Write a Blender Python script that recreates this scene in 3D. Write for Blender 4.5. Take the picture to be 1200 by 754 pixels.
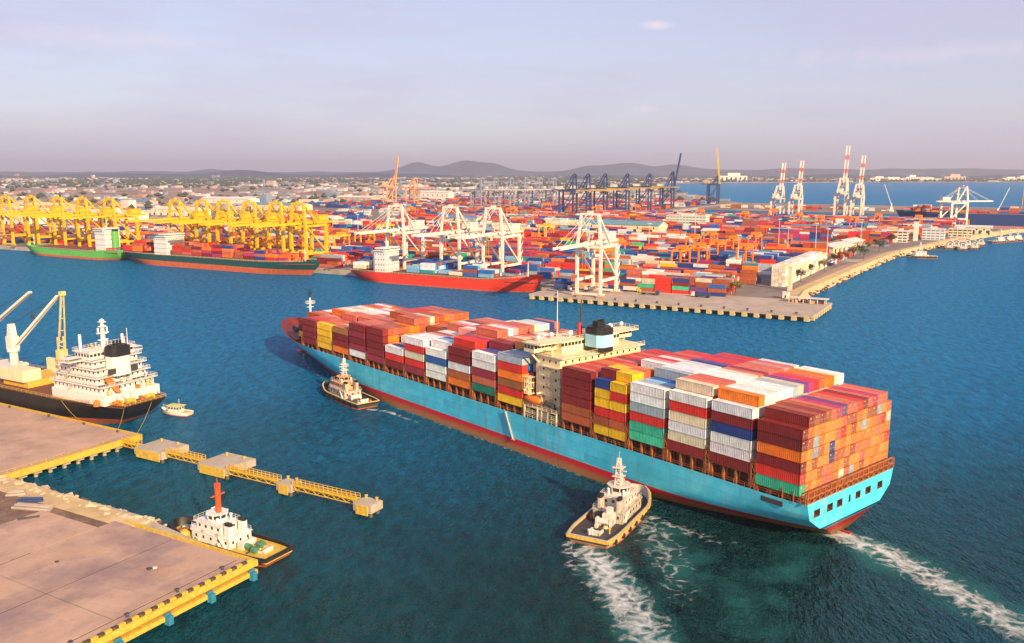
import bpy, bmesh, math, random
from math import sin, cos, pi, radians, sqrt, atan2, atan, exp
random.seed(7)
D = bpy.data
for o in list(D.objects): D.objects.remove(o)
scene = bpy.context.scene
COL = scene.collection

# ---------------------------------------------------------------- camera
F_PX, CAM_H, HORIZON = 1031.6, 90.4, 200.6          # focal length in pixels of a 1200 wide picture, metres, eye level row
PITCH = atan((377 - HORIZON) / F_PX)
cam = D.objects.new('camera', D.cameras.new('camera')); COL.objects.link(cam)
cam.location = (0, 0, CAM_H); cam.rotation_euler = (pi/2 - PITCH, 0, 0)
cam.data.sensor_width = 36; cam.data.lens = 36 * F_PX / 1200
cam.data.clip_start = 1; cam.data.clip_end = 120000
scene.camera = cam
scene.render.resolution_x, scene.render.resolution_y = 1024, 643

# ---------------------------------------------------------------- sky and sun
SUN_AZ = atan2(0.50, -0.866)      # compass angle from +Y towards +X of the direction the light comes from
SUN_EL = radians(24)
world = D.worlds.new('World'); scene.world = world; world.use_nodes = True
wn = world.node_tree; wn.nodes.clear()
def wnode(t, **k):
    n = wn.nodes.new(t)
    for a, b in k.items(): setattr(n, a, b)
    return n
sky = wnode('ShaderNodeTexSky', sky_type='NISHITA', sun_disc=False, sun_elevation=SUN_EL, sun_rotation=SUN_AZ,
            altitude=0, air_density=1.0, dust_density=1.2, ozone_density=2.0)
bg = wnode('ShaderNodeBackground'); bg.inputs['Strength'].default_value = 0.115
wout = wnode('ShaderNodeOutputWorld')
tc = wnode('ShaderNodeTexCoord'); mp = wnode('ShaderNodeMapping'); mp.inputs['Scale'].default_value = (1.2, 1.2, 7)
cn = wnode('ShaderNodeTexNoise'); cn.inputs['Scale'].default_value = 2.3; cn.inputs['Detail'].default_value = 7; cn.inputs['Roughness'].default_value = .62
cr = wnode('ShaderNodeValToRGB'); cr.color_ramp.elements[0].position = .42; cr.color_ramp.elements[1].position = .8
cr.color_ramp.elements[0].color = (.62, .62, .62, 1); cr.color_ramp.elements[1].color = (.92, .92, .92, 1)
mx = wnode('ShaderNodeMix', data_type='RGBA'); mx.inputs[7].default_value = (3.45, 3.05, 4.1, 1)      # thin high cloud
L = wn.links.new
L(tc.outputs['Generated'], mp.inputs[0]); L(mp.outputs[0], cn.inputs['Vector']); L(cn.outputs['Fac'], cr.inputs[0])
L(cr.outputs[0], mx.inputs[0]); L(sky.outputs[0], mx.inputs[6])
last = mx.outputs[2]
for az, el, wid, hgt, amt in ((.154, .154, .022, .0065, .75), (.147, .067, .02, .005, .5), (-.42, .13, .16, .014, .3), (.45, .115, .2, .012, .3)):
    vm = wnode('ShaderNodeVectorMath', operation='SUBTRACT'); vm.inputs[1].default_value = (sin(az)*cos(el), cos(az)*cos(el), sin(el)); L(tc.outputs['Generated'], vm.inputs[0])
    sc_ = wnode('ShaderNodeMapping'); sc_.inputs['Scale'].default_value = (1/wid, .0, 1/hgt); L(vm.outputs[0], sc_.inputs[0])
    nz = wnode('ShaderNodeTexNoise'); nz.inputs['Scale'].default_value = 60; nz.inputs['Detail'].default_value = 6; L(tc.outputs['Generated'], nz.inputs['Vector'])
    ln = wnode('ShaderNodeVectorMath', operation='LENGTH'); L(sc_.outputs[0], ln.inputs[0])
    ma = wnode('ShaderNodeMath', operation='MULTIPLY_ADD'); L(nz.outputs['Fac'], ma.inputs[0]); ma.inputs[1].default_value = 1.6; L(ln.outputs['Value'], ma.inputs[2])
    mr_ = wnode('ShaderNodeMapRange'); mr_.inputs[1].default_value = .6; mr_.inputs[2].default_value = 1.7; mr_.inputs[3].default_value = amt; mr_.inputs[4].default_value = 0; L(ma.outputs[0], mr_.inputs[0])
    dt = wnode('ShaderNodeVectorMath', operation='DOT_PRODUCT'); dt.inputs[1].default_value = (0, 1, 0); L(tc.outputs['Generated'], dt.inputs[0])
    gt = wnode('ShaderNodeMath', operation='GREATER_THAN'); L(dt.outputs['Value'], gt.inputs[0]); gt.inputs[1].default_value = 0
    mu = wnode('ShaderNodeMath', operation='MULTIPLY'); L(mr_.outputs[0], mu.inputs[0]); L(gt.outputs[0], mu.inputs[1])
    m2 = wnode('ShaderNodeMix', data_type='RGBA'); m2.inputs[7].default_value = (5.6, 4.6, 5.0, 1); L(mu.outputs[0], m2.inputs[0]); L(last, m2.inputs[6]); last = m2.outputs[2]
L(last, bg.inputs[0]); L(bg.outputs[0], wout.inputs[0])
sun = D.objects.new('sun', D.lights.new('sun', 'SUN')); COL.objects.link(sun)
sun.data.energy = 5.0; sun.data.angle = radians(.6); sun.data.color = (1, .73, .42)
sun.rotation_euler = (pi/2 - SUN_EL, 0, pi - SUN_AZ)
scene.view_settings.view_transform = 'Standard'; scene.view_settings.look = 'None'
scene.view_settings.gamma = 1; scene.view_settings.exposure = 0.68; scene.view_settings.use_curve_mapping = False
scene.cycles.max_bounces = 6; scene.cycles.volume_bounces = 0

# ---------------------------------------------------------------- helpers
def lin(r, g, b):
    f = lambda c: (c/255/12.92) if c/255 <= .04045 else ((c/255+.055)/1.055)**2.4
    return (f(r), f(g), f(b))
def nd(nt, t, **k):
    n = nt.nodes.new(t)
    for a, b in k.items(): setattr(n, a, b)
    return n
def base_mat(name):
    m = D.materials.new(name); m.use_nodes = True
    nt = m.node_tree; nt.nodes.clear()
    p = nd(nt, 'ShaderNodeBsdfPrincipled'); o = nd(nt, 'ShaderNodeOutputMaterial'); nt.links.new(p.outputs[0], o.inputs[0])
    return m, nt, p
def pm(name, col, rough=.55, metal=0, var=.22, scale=.35, dirt=None, dirt_amt=.0, bump=0, bscale=6, streak=False, spec=.4):
    """painted / raw surface: base colour broken up by two noises, optional dirt or rust patches of their own shape"""
    m, nt, p = base_mat(name); l = nt.links.new
    p.inputs['Roughness'].default_value = rough; p.inputs['Metallic'].default_value = metal; p.inputs['Specular IOR Level'].default_value = spec
    t = nd(nt, 'ShaderNodeTexCoord')
    n1 = nd(nt, 'ShaderNodeTexNoise'); n1.inputs['Scale'].default_value = scale; n1.inputs['Detail'].default_value = 6; n1.inputs['Roughness'].default_value = .65
    src = t.outputs['Object']
    l(src, n1.inputs['Vector'])
    r = nd(nt, 'ShaderNodeMapRange'); r.inputs[1].default_value = .3; r.inputs[2].default_value = .7; r.inputs[3].default_value = 1-var; r.inputs[4].default_value = 1+var
    l(n1.outputs['Fac'], r.inputs[0])
    mul = nd(nt, 'ShaderNodeVectorMath', operation='SCALE'); mul.inputs[0].default_value = col; l(r.outputs[0], mul.inputs['Scale'])
    out = mul.outputs[0]
    if dirt:
        mp = nd(nt, 'ShaderNodeMapping'); mp.inputs['Scale'].default_value = (1, 1, .15) if streak else (1, 1, 1); l(src, mp.inputs[0])
        n2 = nd(nt, 'ShaderNodeTexNoise'); n2.inputs['Scale'].default_value = scale*2.3; n2.inputs['Detail'].default_value = 8; n2.inputs['Roughness'].default_value = .7
        l(mp.outputs[0], n2.inputs['Vector'])
        rr = nd(nt, 'ShaderNodeMapRange'); rr.inputs[1].default_value = .5; rr.inputs[2].default_value = .72; rr.inputs[4].default_value = dirt_amt; l(n2.outputs['Fac'], rr.inputs[0])
        mi = nd(nt, 'ShaderNodeMix', data_type='RGBA'); mi.inputs[7].default_value = (*dirt, 1); l(rr.outputs[0], mi.inputs[0]); l(out, mi.inputs[6]); out = mi.outputs[2]
    l(out, p.inputs['Base Color'])
    if bump:
        n3 = nd(nt, 'ShaderNodeTexNoise'); n3.inputs['Scale'].default_value = bscale; n3.inputs['Detail'].default_value = 5; l(src, n3.inputs['Vector'])
        b = nd(nt, 'ShaderNodeBump'); b.inputs['Strength'].default_value = bump; b.inputs['Distance'].default_value = .1
        l(n3.outputs['Fac'], b.inputs['Height']); l(b.outputs[0], p.inputs['Normal'])
    return m

class MB:
    def __init__(s): s.v = []; s.f = []; s.m = []; s.c = None
    def add(s, vs, fs, m=0):
        b = len(s.v); s.v += [tuple(x) for x in vs]; s.f += [tuple(b+i for i in f) for f in fs]; s.m += [m]*len(fs); return s
    def box(s, x0, x1, y0, y1, z0, z1, m=0):
        return s.add([(x0,y0,z0),(x1,y0,z0),(x1,y1,z0),(x0,y1,z0),(x0,y0,z1),(x1,y0,z1),(x1,y1,z1),(x0,y1,z1)],
              [(0,3,2,1),(4,5,6,7),(0,1,5,4),(1,2,6,5),(2,3,7,6),(3,0,4,7)], m)
    def frame(s, x, y, z, lx, ly, lz, m=0): return s.box(x-lx/2, x+lx/2, y-ly/2, y+ly/2, z, z+lz, m)
    def beam(s, p, q, w, h=None, m=0):
        h = h or w
        d = [q[i]-p[i] for i in range(3)]; n = sqrt(sum(k*k for k in d)) or 1; d = [k/n for k in d]
        up = (0,0,1) if abs(d[2]) < .98 else (0,1,0)
        a = [d[1]*up[2]-d[2]*up[1], d[2]*up[0]-d[0]*up[2], d[0]*up[1]-d[1]*up[0]]; k = sqrt(sum(i*i for i in a)); a = [i/k for i in a]
        b = [a[1]*d[2]-a[2]*d[1], a[2]*d[0]-a[0]*d[2], a[0]*d[1]-a[1]*d[0]]
        vs = []
        for e in (p, q):
            for (i, j) in ((-1,-1),(1,-1),(1,1),(-1,1)): vs.append([e[t]+a[t]*i*w/2+b[t]*j*h/2 for t in range(3)])
        return s.add(vs, [(0,1,2,3),(7,6,5,4),(0,4,5,1),(1,5,6,2),(2,6,7,3),(3,7,4,0)], m)
    def tube(s, p, q, r0, r1=None, n=8, m=0):
        r1 = r0 if r1 is None else r1
        d = [q[i]-p[i] for i in range(3)]; k = sqrt(sum(t*t for t in d)) or 1; d = [t/k for t in d]
        up = (0,0,1) if abs(d[2]) < .9 else (1,0,0)
        a = [d[1]*up[2]-d[2]*up[1], d[2]*up[0]-d[0]*up[2], d[0]*up[1]-d[1]*up[0]]; k = sqrt(sum(i*i for i in a)); a = [i/k for i in a]
        b = [a[1]*d[2]-a[2]*d[1], a[2]*d[0]-a[0]*d[2], a[0]*d[1]-a[1]*d[0]]
        vs = []
        for e, r in ((p, r0), (q, r1)):
            for i in range(n):
                t = 2*pi*i/n; vs.append([e[j]+r*(a[j]*cos(t)+b[j]*sin(t)) for j in range(3)])
        fs = [(i, (i+1)%n, n+(i+1)%n, n+i) for i in range(n)] + [tuple(range(n-1, -1, -1)), tuple(range(n, 2*n))]
        return s.add(vs, fs, m)
    def prism(s, poly, z0, z1, m=0, side=None):
        n = len(poly); side = m if side is None else side
        s.add([(x,y,z1) for x,y in poly], [tuple(range(n))], m)
        s.add([(x,y,z0) for x,y in poly], [tuple(range(n-1,-1,-1))], side)
        return s.add([(x,y,z0) for x,y in poly]+[(x,y,z1) for x,y in poly], [(i,(i+1)%n,n+(i+1)%n,n+i) for i in range(n)], side)
    def side_prism(s, poly, y0, y1, m=0):      # polygon in x,z extruded along y
        n = len(poly)
        return s.add([(x,y0,z) for x,z in poly]+[(x,y1,z) for x,z in poly],
            [tuple(range(n)), tuple(range(2*n-1,n-1,-1))]+[(i,n+i,n+(i+1)%n,(i+1)%n) for i in range(n)], m)
    def dome(s, x, y, z, r, rz=None, m=0, n=10, k=4):
        rz = rz or r; rings = []
        for j in range(k):
            t = pi/2*j/k; rings.append([(x+r*cos(t)*cos(2*pi*i/n), y+r*cos(t)*sin(2*pi*i/n), z+rz*sin(t)) for i in range(n)])
        vs = [v for rg in rings for v in rg]+[(x,y,z+rz)]
        fs = [(j*n+i, j*n+(i+1)%n, (j+1)*n+(i+1)%n, (j+1)*n+i) for j in range(k-1) for i in range(n)]
        fs += [((k-1)*n+i, (k-1)*n+(i+1)%n, k*n) for i in range(n)]
        return s.add(vs, fs, m)
    def rail(s, pts, h=1.1, step=2.2, r=.07, m=0, bars=2):   # open handrail along a polyline
        for p, q in zip(pts, pts[1:]):
            d = sqrt(sum((q[i]-p[i])**2 for i in range(3))); n = max(1, round(d/step))
            for k in range(bars):
                hh = h*(k+1)/bars; s.beam((p[0],p[1],p[2]+hh), (q[0],q[1],q[2]+hh), r, r, m)
            for i in range(n+1):
                t = i/n; c = [p[j]+(q[j]-p[j])*t for j in range(3)]
                s.beam((c[0],c[1],c[2]), (c[0],c[1],c[2]+h), r, r, m)
        return s
    def mesh(s, name, mats, smooth=False):
        me = D.meshes.new(name); me.from_pydata(s.v, [], s.f)
        for m in mats: me.materials.append(m)
        if len(mats) > 1: me.polygons.foreach_set('material_index', s.m)
        if smooth: me.polygons.foreach_set('use_smooth', [True]*len(s.f))
        bm = bmesh.new(); bm.from_mesh(me); bmesh.ops.recalc_face_normals(bm, faces=bm.faces); bm.to_mesh(me); bm.free()
        me.update(); return me
    def build(s, name, mats, parent=None, smooth=False, recalc=True):
        if not isinstance(mats, (list, tuple)): mats = [mats]
        return link(name, s.mesh(name, mats, smooth), parent)
def link(name, me, parent=None, loc=None, rz=None):
    o = D.objects.new(name, me); COL.objects.link(o); o.parent = parent
    if loc: o.location = loc
    if rz is not None: o.rotation_euler = (0, 0, rz)
    return o
def tag(o, label=None, cat=None, group=None, kind=None):
    if label: o['label'] = label
    if cat: o['category'] = cat
    if group: o['group'] = group
    if kind: o['kind'] = kind
    return o
def thing(name, label, cat, loc=(0,0,0), rz=0, group=None):
    o = D.objects.new(name, None); COL.objects.link(o); o.location = loc; o.rotation_euler = (0,0,rz); o.empty_display_size = .5
    return tag(o, label, cat, group)
def copy_tree(o, parent=None, loc=None, rz=None, label=None, group=None):
    c = o.copy(); COL.objects.link(c); c.parent = parent
    if loc: c.location = loc
    if rz is not None: c.rotation_euler = (0, 0, rz)
    if label: c['label'] = label
    if group: c['group'] = group
    for ch in [x for x in KIDS.get(o.name, o.children)]: copy_tree(ch, c)
    return c
KIDS = {}
ORD = ['zeroth','first','second','third','fourth','fifth','sixth','seventh','eighth','ninth','tenth','eleventh','twelfth','thirteenth','fourteenth','fifteenth','sixteenth','seventeenth','eighteenth','nineteenth','twentieth']

# the harbour grid: a runs along the quays (to the right), b inland; all quays here share it
GA = radians(-30); AX, AY, BX, BY = cos(GA), sin(GA), -sin(GA), cos(GA)
GC = (161.0, 537.0)
def W(a, b, z=0): return (GC[0]+a*AX+b*BX, GC[1]+a*AY+b*BY, z)
def AB(x, y): x -= GC[0]; y -= GC[1]; return (x*AX+y*AY, x*BX+y*BY)
def spot(px, py, z=0):          # surveyed point on the level z
    dx, dz = (px-600)/F_PX, -(py-377)/F_PX
    gx, gy, gz = dx, cos(PITCH)+sin(PITCH)*dz, -sin(PITCH)+cos(PITCH)*dz
    k = (z-CAM_H)/gz; return (gx*k, gy*k)
def spot_ab(px, py, z=4): return AB(*spot(px, py, z))

# ---------------------------------------------------------------- materials
M = {}
M['hull_blue'] = None
M['steel_rust'] = pm('rusty orange steel', (.36,.12,.04), .7, var=.4, scale=.8, dirt=(.12,.05,.03), dirt_amt=.7)
M['deck_rust'] = pm('rust brown deck', (.16,.055,.03), .8, var=.35, scale=.5)
M['red_paint'] = pm('red paint', (.42,.03,.025), .5, dirt=(.2,.05,.03), dirt_amt=.5)
M['cream'] = pm('cream superstructure paint', (.78,.66,.42), .5, var=.1, dirt=(.42,.25,.10), dirt_amt=.45, streak=True, scale=.6)
M['white'] = pm('white marine paint', (.72,.70,.66), .45, var=.07, dirt=(.45,.33,.2), dirt_amt=.35, streak=True, scale=.7)
M['grime_white'] = pm('grimy white paint', (.66,.62,.55), .55, var=.15, dirt=(.35,.2,.1), dirt_amt=.7, streak=True, scale=1.2)
M['tug_grey'] = pm('dirty grey beige paint', (.46,.41,.34), .6, var=.25, dirt=(.16,.10,.06), dirt_amt=.8, streak=True, scale=1.4)
M['black'] = pm('black paint', (.018,.017,.018), .5, var=.3)
M['dark'] = pm('dark grey fittings', (.05,.048,.05), .6, var=.3)
M['glass'] = pm('dark window glass', (.02,.03,.04), .1, var=.1, spec=.8)
M['rubber'] = pm('black rubber', (.02,.019,.018), .85, var=.3)
M['mast_red'] = pm('orange red mast paint', (.62,.09,.02), .5, var=.2)
M['derrick'] = pm('cream yellow derrick paint', (.66,.50,.20), .6, var=.2, dirt=(.3,.2,.1), dirt_amt=.5)
M['funnel_blue'] = pm('pale blue funnel paint', (.30,.62,.74), .45, var=.08)
M['orange'] = pm('orange paint', (.75,.16,.02), .5, var=.15)
M['yellow'] = pm('yellow crane paint', (.72,.43,.015), .5, var=.12, dirt=(.45,.25,.05), dirt_amt=.3)
M['yellow_dull'] = pm('weathered yellow paint', (.62,.40,.05), .65, var=.25, scale=1, dirt=(.25,.16,.08), dirt_amt=.6)
M['crane_white'] = pm('white crane paint', (.70,.66,.57), .5, var=.08, dirt=(.5,.38,.22), dirt_amt=.35)
M['crane_blue'] = pm('navy crane paint', (.035,.06,.16), .5, var=.15)
M['crane_grey'] = pm('haze greyed crane paint', (.26,.30,.40), .5, var=.15)  # distance haze put into the paint colour of the remote cranes
M['crane_red'] = pm('red crane band paint', (.62,.16,.12), .5, var=.12)
M['rtg_orange'] = pm('orange yard crane paint', (.78,.22,.02), .5, var=.15)
M['peach'] = pm('faded orange crane paint', (.72,.34,.16), .55, var=.15)
M['green'] = pm('green paint', (.12,.42,.08), .5, var=.15)
M['moss'] = pm('faded green paint', (.07,.20,.12), .6, var=.3)
M['teal_dark'] = pm('dark green hull paint', (.012,.07,.065), .5, var=.2)
M['boot_orange'] = pm('orange red antifouling', (.52,.11,.04), .65, var=.2, dirt=(.2,.07,.03), dirt_amt=.5)
M['navy_hull'] = pm('navy hull paint', (.015,.045,.17), .5, var=.15)
M['concrete'] = pm('weathered concrete', (.42,.36,.28), .85, var=.18, scale=.15, dirt=(.20,.15,.11), dirt_amt=.6, bump=.2)
M['blue_fender'] = pm('blue fender', (.03,.20,.30), .6, var=.2)
M['foam'] = None

def container_mat(name, attr):
    m, nt, p = base_mat(name); l = nt.links.new
    p.inputs['Roughness'].default_value = .55; p.inputs['Specular IOR Level'].default_value = .3
    if attr: c = nd(nt, 'ShaderNodeAttribute', attribute_name='Col').outputs['Color']
    else: c = nd(nt, 'ShaderNodeObjectInfo').outputs['Color']
    g = nd(nt, 'ShaderNodeNewGeometry').outputs['Position']
    n1 = nd(nt, 'ShaderNodeTexNoise'); n1.inputs['Scale'].default_value = .45; n1.inputs['Detail'].default_value = 7; n1.inputs['Roughness'].default_value = .7; l(g, n1.inputs['Vector'])
    r = nd(nt, 'ShaderNodeMapRange'); r.inputs[1].default_value = .3; r.inputs[2].default_value = .7; r.inputs[3].default_value = .74; r.inputs[4].default_value = 1.2; l(n1.outputs['Fac'], r.inputs[0])
    s = nd(nt, 'ShaderNodeVectorMath', operation='SCALE'); l(c, s.inputs[0]); l(r.outputs[0], s.inputs['Scale'])
    mp = nd(nt, 'ShaderNodeMapping'); mp.inputs['Scale'].default_value = (1.6, 1.6, .35); l(g, mp.inputs[0])
    n2 = nd(nt, 'ShaderNodeTexNoise'); n2.inputs['Scale'].default_value = 1.1; n2.inputs['Detail'].default_value = 8; n2.inputs['Roughness'].default_value = .72; l(mp.outputs[0], n2.inputs['Vector'])
    r2 = nd(nt, 'ShaderNodeMapRange'); r2.inputs[1].default_value = .56; r2.inputs[2].default_value = .78; r2.inputs[4].default_value = .6; l(n2.outputs['Fac'], r2.inputs[0])
    x = nd(nt, 'ShaderNodeMix', data_type='RGBA'); x.inputs[7].default_value = (.17, .07, .035, 1); l(r2.outputs[0], x.inputs[0]); l(s.outputs[0], x.inputs[6])
    l(x.outputs[2], p.inputs['Base Color'])
    return m
M['box'] = container_mat('container paint', False)
M['box_mass'] = container_mat('container paint mass', True)
M['lockbar'] = pm('galvanised lock bars', (.36,.30,.25), .5, var=.2)
PAL = dict(darkred=(.22,.022,.022), red=(.62,.035,.025), maroon=(.26,.03,.045), rust=(.40,.10,.035), salmon=(.58,.14,.09), orange=(.78,.19,.02), brown=(.34,.13,.04),
           white=(.74,.74,.74), cream=(.68,.60,.42), grey=(.33,.40,.46), yellow=(.80,.48,.02), blue=(.03,.12,.40), navy=(.02,.05,.22), lightblue=(.20,.45,.65),
           green=(.05,.48,.28), darkgreen=(.02,.20,.13), purple=(.17,.06,.22), pink=(.70,.30,.28), teal=(.03,.30,.34), magenta=(.45,.04,.13), amber=(.74,.27,.04))
CNAME = dict(darkred='dark red', red='bright red', maroon='maroon', rust='rust orange', salmon='salmon red', orange='orange', brown='brown', white='white', cream='cream',
             grey='grey', yellow='yellow', blue='blue', navy='navy', lightblue='light blue', green='green', darkgreen='dark green', purple='purple', pink='pink', teal='teal', magenta='crimson', amber='amber orange')

# ================================================================ the setting: water, land, hills
def water_mat():
    m = D.materials.new('sea water'); m.use_nodes = True; nt = m.node_tree; nt.nodes.clear(); l = nt.links.new
    out = nd(nt, 'ShaderNodeOutputMaterial'); mix = nd(nt, 'ShaderNodeMixShader'); df = nd(nt, 'ShaderNodeBsdfDiffuse'); gl = nd(nt, 'ShaderNodeBsdfAnisotropic'); gl.inputs['Roughness'].default_value = .12
    g = nd(nt, 'ShaderNodeNewGeometry').outputs['Position']
    big = nd(nt, 'ShaderNodeTexNoise'); big.inputs['Scale'].default_value = .007; big.inputs['Detail'].default_value = 5; l(g, big.inputs['Vector'])
    # angle-dependent sky reflection put into the colour: dark teal near, blue farther along Y
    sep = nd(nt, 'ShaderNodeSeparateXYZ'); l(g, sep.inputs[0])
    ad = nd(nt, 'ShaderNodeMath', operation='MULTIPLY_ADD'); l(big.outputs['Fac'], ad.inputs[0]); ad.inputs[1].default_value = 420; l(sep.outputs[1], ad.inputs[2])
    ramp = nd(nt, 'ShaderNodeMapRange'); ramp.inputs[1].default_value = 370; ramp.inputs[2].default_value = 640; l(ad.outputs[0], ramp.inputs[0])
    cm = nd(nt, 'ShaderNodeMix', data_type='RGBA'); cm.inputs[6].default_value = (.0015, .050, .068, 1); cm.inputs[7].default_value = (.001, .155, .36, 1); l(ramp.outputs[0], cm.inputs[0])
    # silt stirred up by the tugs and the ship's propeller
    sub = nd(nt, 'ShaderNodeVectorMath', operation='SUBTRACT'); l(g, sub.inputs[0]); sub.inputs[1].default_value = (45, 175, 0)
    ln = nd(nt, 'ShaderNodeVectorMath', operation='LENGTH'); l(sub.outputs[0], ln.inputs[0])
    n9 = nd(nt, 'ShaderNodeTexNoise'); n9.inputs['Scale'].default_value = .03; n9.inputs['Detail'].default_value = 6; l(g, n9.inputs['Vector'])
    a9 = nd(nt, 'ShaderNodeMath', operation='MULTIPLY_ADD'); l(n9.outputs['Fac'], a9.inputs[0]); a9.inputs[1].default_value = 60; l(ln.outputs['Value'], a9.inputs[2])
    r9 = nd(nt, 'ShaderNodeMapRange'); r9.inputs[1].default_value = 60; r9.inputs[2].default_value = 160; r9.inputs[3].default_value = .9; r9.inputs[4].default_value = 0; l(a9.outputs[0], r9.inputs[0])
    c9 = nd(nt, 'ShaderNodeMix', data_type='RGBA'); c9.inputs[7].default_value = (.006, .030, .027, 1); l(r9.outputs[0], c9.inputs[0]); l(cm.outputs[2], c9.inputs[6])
    # ripple light and dark put into the body colour by stretched noise
    wv = nd(nt, 'ShaderNodeTexNoise'); wv.inputs['Scale'].default_value = .35; wv.inputs['Detail'].default_value = 5; wv.inputs['Roughness'].default_value = .65
    mq = nd(nt, 'ShaderNodeMapping'); mq.inputs['Rotation'].default_value = (0, 0, radians(35)); mq.inputs['Scale'].default_value = (1, .4, 1); l(g, mq.inputs[0]); l(mq.outputs[0], wv.inputs['Vector'])
    wr = nd(nt, 'ShaderNodeMapRange'); wr.inputs[1].default_value = .3; wr.inputs[2].default_value = .7; wr.inputs[3].default_value = .55; wr.inputs[4].default_value = 1.45; l(wv.outputs['Fac'], wr.inputs[0])
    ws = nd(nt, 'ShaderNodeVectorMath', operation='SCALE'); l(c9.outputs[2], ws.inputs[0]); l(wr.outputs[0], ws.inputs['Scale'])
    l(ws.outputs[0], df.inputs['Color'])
    mp = nd(nt, 'ShaderNodeMapping'); mp.inputs['Rotation'].default_value = (0, 0, radians(35)); mp.inputs['Scale'].default_value = (1, .45, 1); l(g, mp.inputs[0])
    prev = None
    for sc, dist, st, det in ((.05, 2.5, .8, 3), (.30, 2.4, 1.0, 4), (1.2, .6, 1.0, 3)):
        n = nd(nt, 'ShaderNodeTexNoise'); n.inputs['Scale'].default_value = sc; n.inputs['Detail'].default_value = det; n.inputs['Roughness'].default_value = .6; l(mp.outputs[0], n.inputs['Vector'])
        b = nd(nt, 'ShaderNodeBump'); b.inputs['Strength'].default_value = st; b.inputs['Distance'].default_value = dist; l(n.outputs['Fac'], b.inputs['Height'])
        if prev: l(prev.outputs[0], b.inputs['Normal'])
        prev = b
    fr = nd(nt, 'ShaderNodeFresnel'); fr.inputs['IOR'].default_value = 1.33; l(prev.outputs[0], fr.inputs['Normal'])
    mr = nd(nt, 'ShaderNodeMapRange'); mr.inputs[1].default_value = 0; mr.inputs[2].default_value = 1; mr.inputs[3].default_value = .0; mr.inputs[4].default_value = .72; gl.inputs['Color'].default_value = (.34, .72, 1, 1); l(fr.outputs[0], mr.inputs[0])
    l(prev.outputs[0], gl.inputs['Normal']); l(prev.outputs[0], df.inputs['Normal'])
    l(mr.outputs[0], mix.inputs[0]); l(df.outputs[0], mix.inputs[1]); l(gl.outputs[0], mix.inputs[2]); l(mix.outputs[0], out.inputs[0])
    return m
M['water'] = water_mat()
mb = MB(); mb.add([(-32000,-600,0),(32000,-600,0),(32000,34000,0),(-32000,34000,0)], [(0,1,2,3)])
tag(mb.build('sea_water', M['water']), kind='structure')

def land_mat():
    m, nt, p = base_mat('dusty harbour ground'); l = nt.links.new
    g = nd(nt, 'ShaderNodeNewGeometry').outputs['Position']
    n = nd(nt, 'ShaderNodeTexNoise'); n.inputs['Scale'].default_value = .0045; n.inputs['Detail'].default_value = 8; n.inputs['Roughness'].default_value = .6; l(g, n.inputs['Vector'])
    r = nd(nt, 'ShaderNodeValToRGB'); e = r.color_ramp.elements
    e[0].position = .30; e[0].color = (.16, .12, .09, 1); e[1].position = .70; e[1].color = (.42, .29, .22, 1)
    k = e.new(.5); k.color = (.30, .21, .17, 1)
    l(n.outputs['Fac'], r.inputs[0]); l(r.outputs[0], p.inputs['Base Color']); p.inputs['Roughness'].default_value = .95; p.inputs['Specular IOR Level'].default_value = .1
    return m
M['land'] = land_mat()
M['asphalt'] = pm('grey brown yard paving', (.20,.16,.145), .9, var=.25, scale=.03, dirt=(.10,.08,.075), dirt_amt=.6)
M['pale_concrete'] = pm('pale quay concrete', (.40,.33,.27), .9, var=.2, scale=.06, dirt=(.24,.18,.14), dirt_amt=.6)
M['sand'] = pm('sandy stone', (.52,.38,.20), .95, var=.25, scale=.1, dirt=(.30,.2,.1), dirt_amt=.6)
M['stone'] = pm('pale rubble stone', (.52,.42,.27), .95, var=.35, scale=.5)
M['shade_stone'] = pm('dark wet and shaded stone', (.10,.08,.06), .9, var=.4, scale=.5)

land = MB()
w2 = lambda a, b: W(a, b)[:2]
main = [w2(2,62), w2(-12,110), w2(4,470), w2(112,972), w2(150,1010), w2(60,1062), w2(-545,1062), w2(-545,1500), w2(500,1500), w2(900,1560), w2(900,1840), w2(-545,1900), (640,3200), (1000,6600), (2600,7150), (5200,7300), (26000,7800), (26000,30000), (-26000,30000), (-26000,2500), w2(-3200,52), w2(-172,52), w2(-172,62)]
land.prism(main, -3, 3.6)
tag(land.build('harbour_ground', M['land']), kind='structure')
# distant hills
def hills(name, base_y, prof, depth, mat):
    mb = MB(); n = len(prof)
    vs = []
    for x, h in prof: vs += [(x, base_y, 3.5), (x, base_y+depth*.35, 3.5+h*.55), (x, base_y+depth, 3.5+h), (x, base_y+depth*2, 0)]
    fs = [(4*i+j, 4*i+4+j, 4*i+5+j, 4*i+1+j) for i in range(n-1) for j in range(3)]
    mb.add(vs, fs); tag(mb.build(name, mat, smooth=True), kind='structure')
M['hill'] = pm('wooded hill', (.03,.05,.085), .95, var=.5, scale=.002, spec=.05)  # blue of the distance haze put into the base colour
def profile(peaks, x0, x1, step, base, rough, seed):
    rnd = random.Random(seed); out = []; k = 0; ph = [rnd.uniform(0, 6.28) for _ in range(9)]
    x = x0
    while x <= x1:
        h = base
        for (c, w, hh) in peaks: h = max(h, 0) + hh*exp(-((x-c)/w)**2)
        h += rough*1.5*sum(sin(x/(1900/(i+1)**1.25)+ph[i])/(i+1) for i in range(9)); out.append((x, max(h, 8))); x += step
    return out
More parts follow.
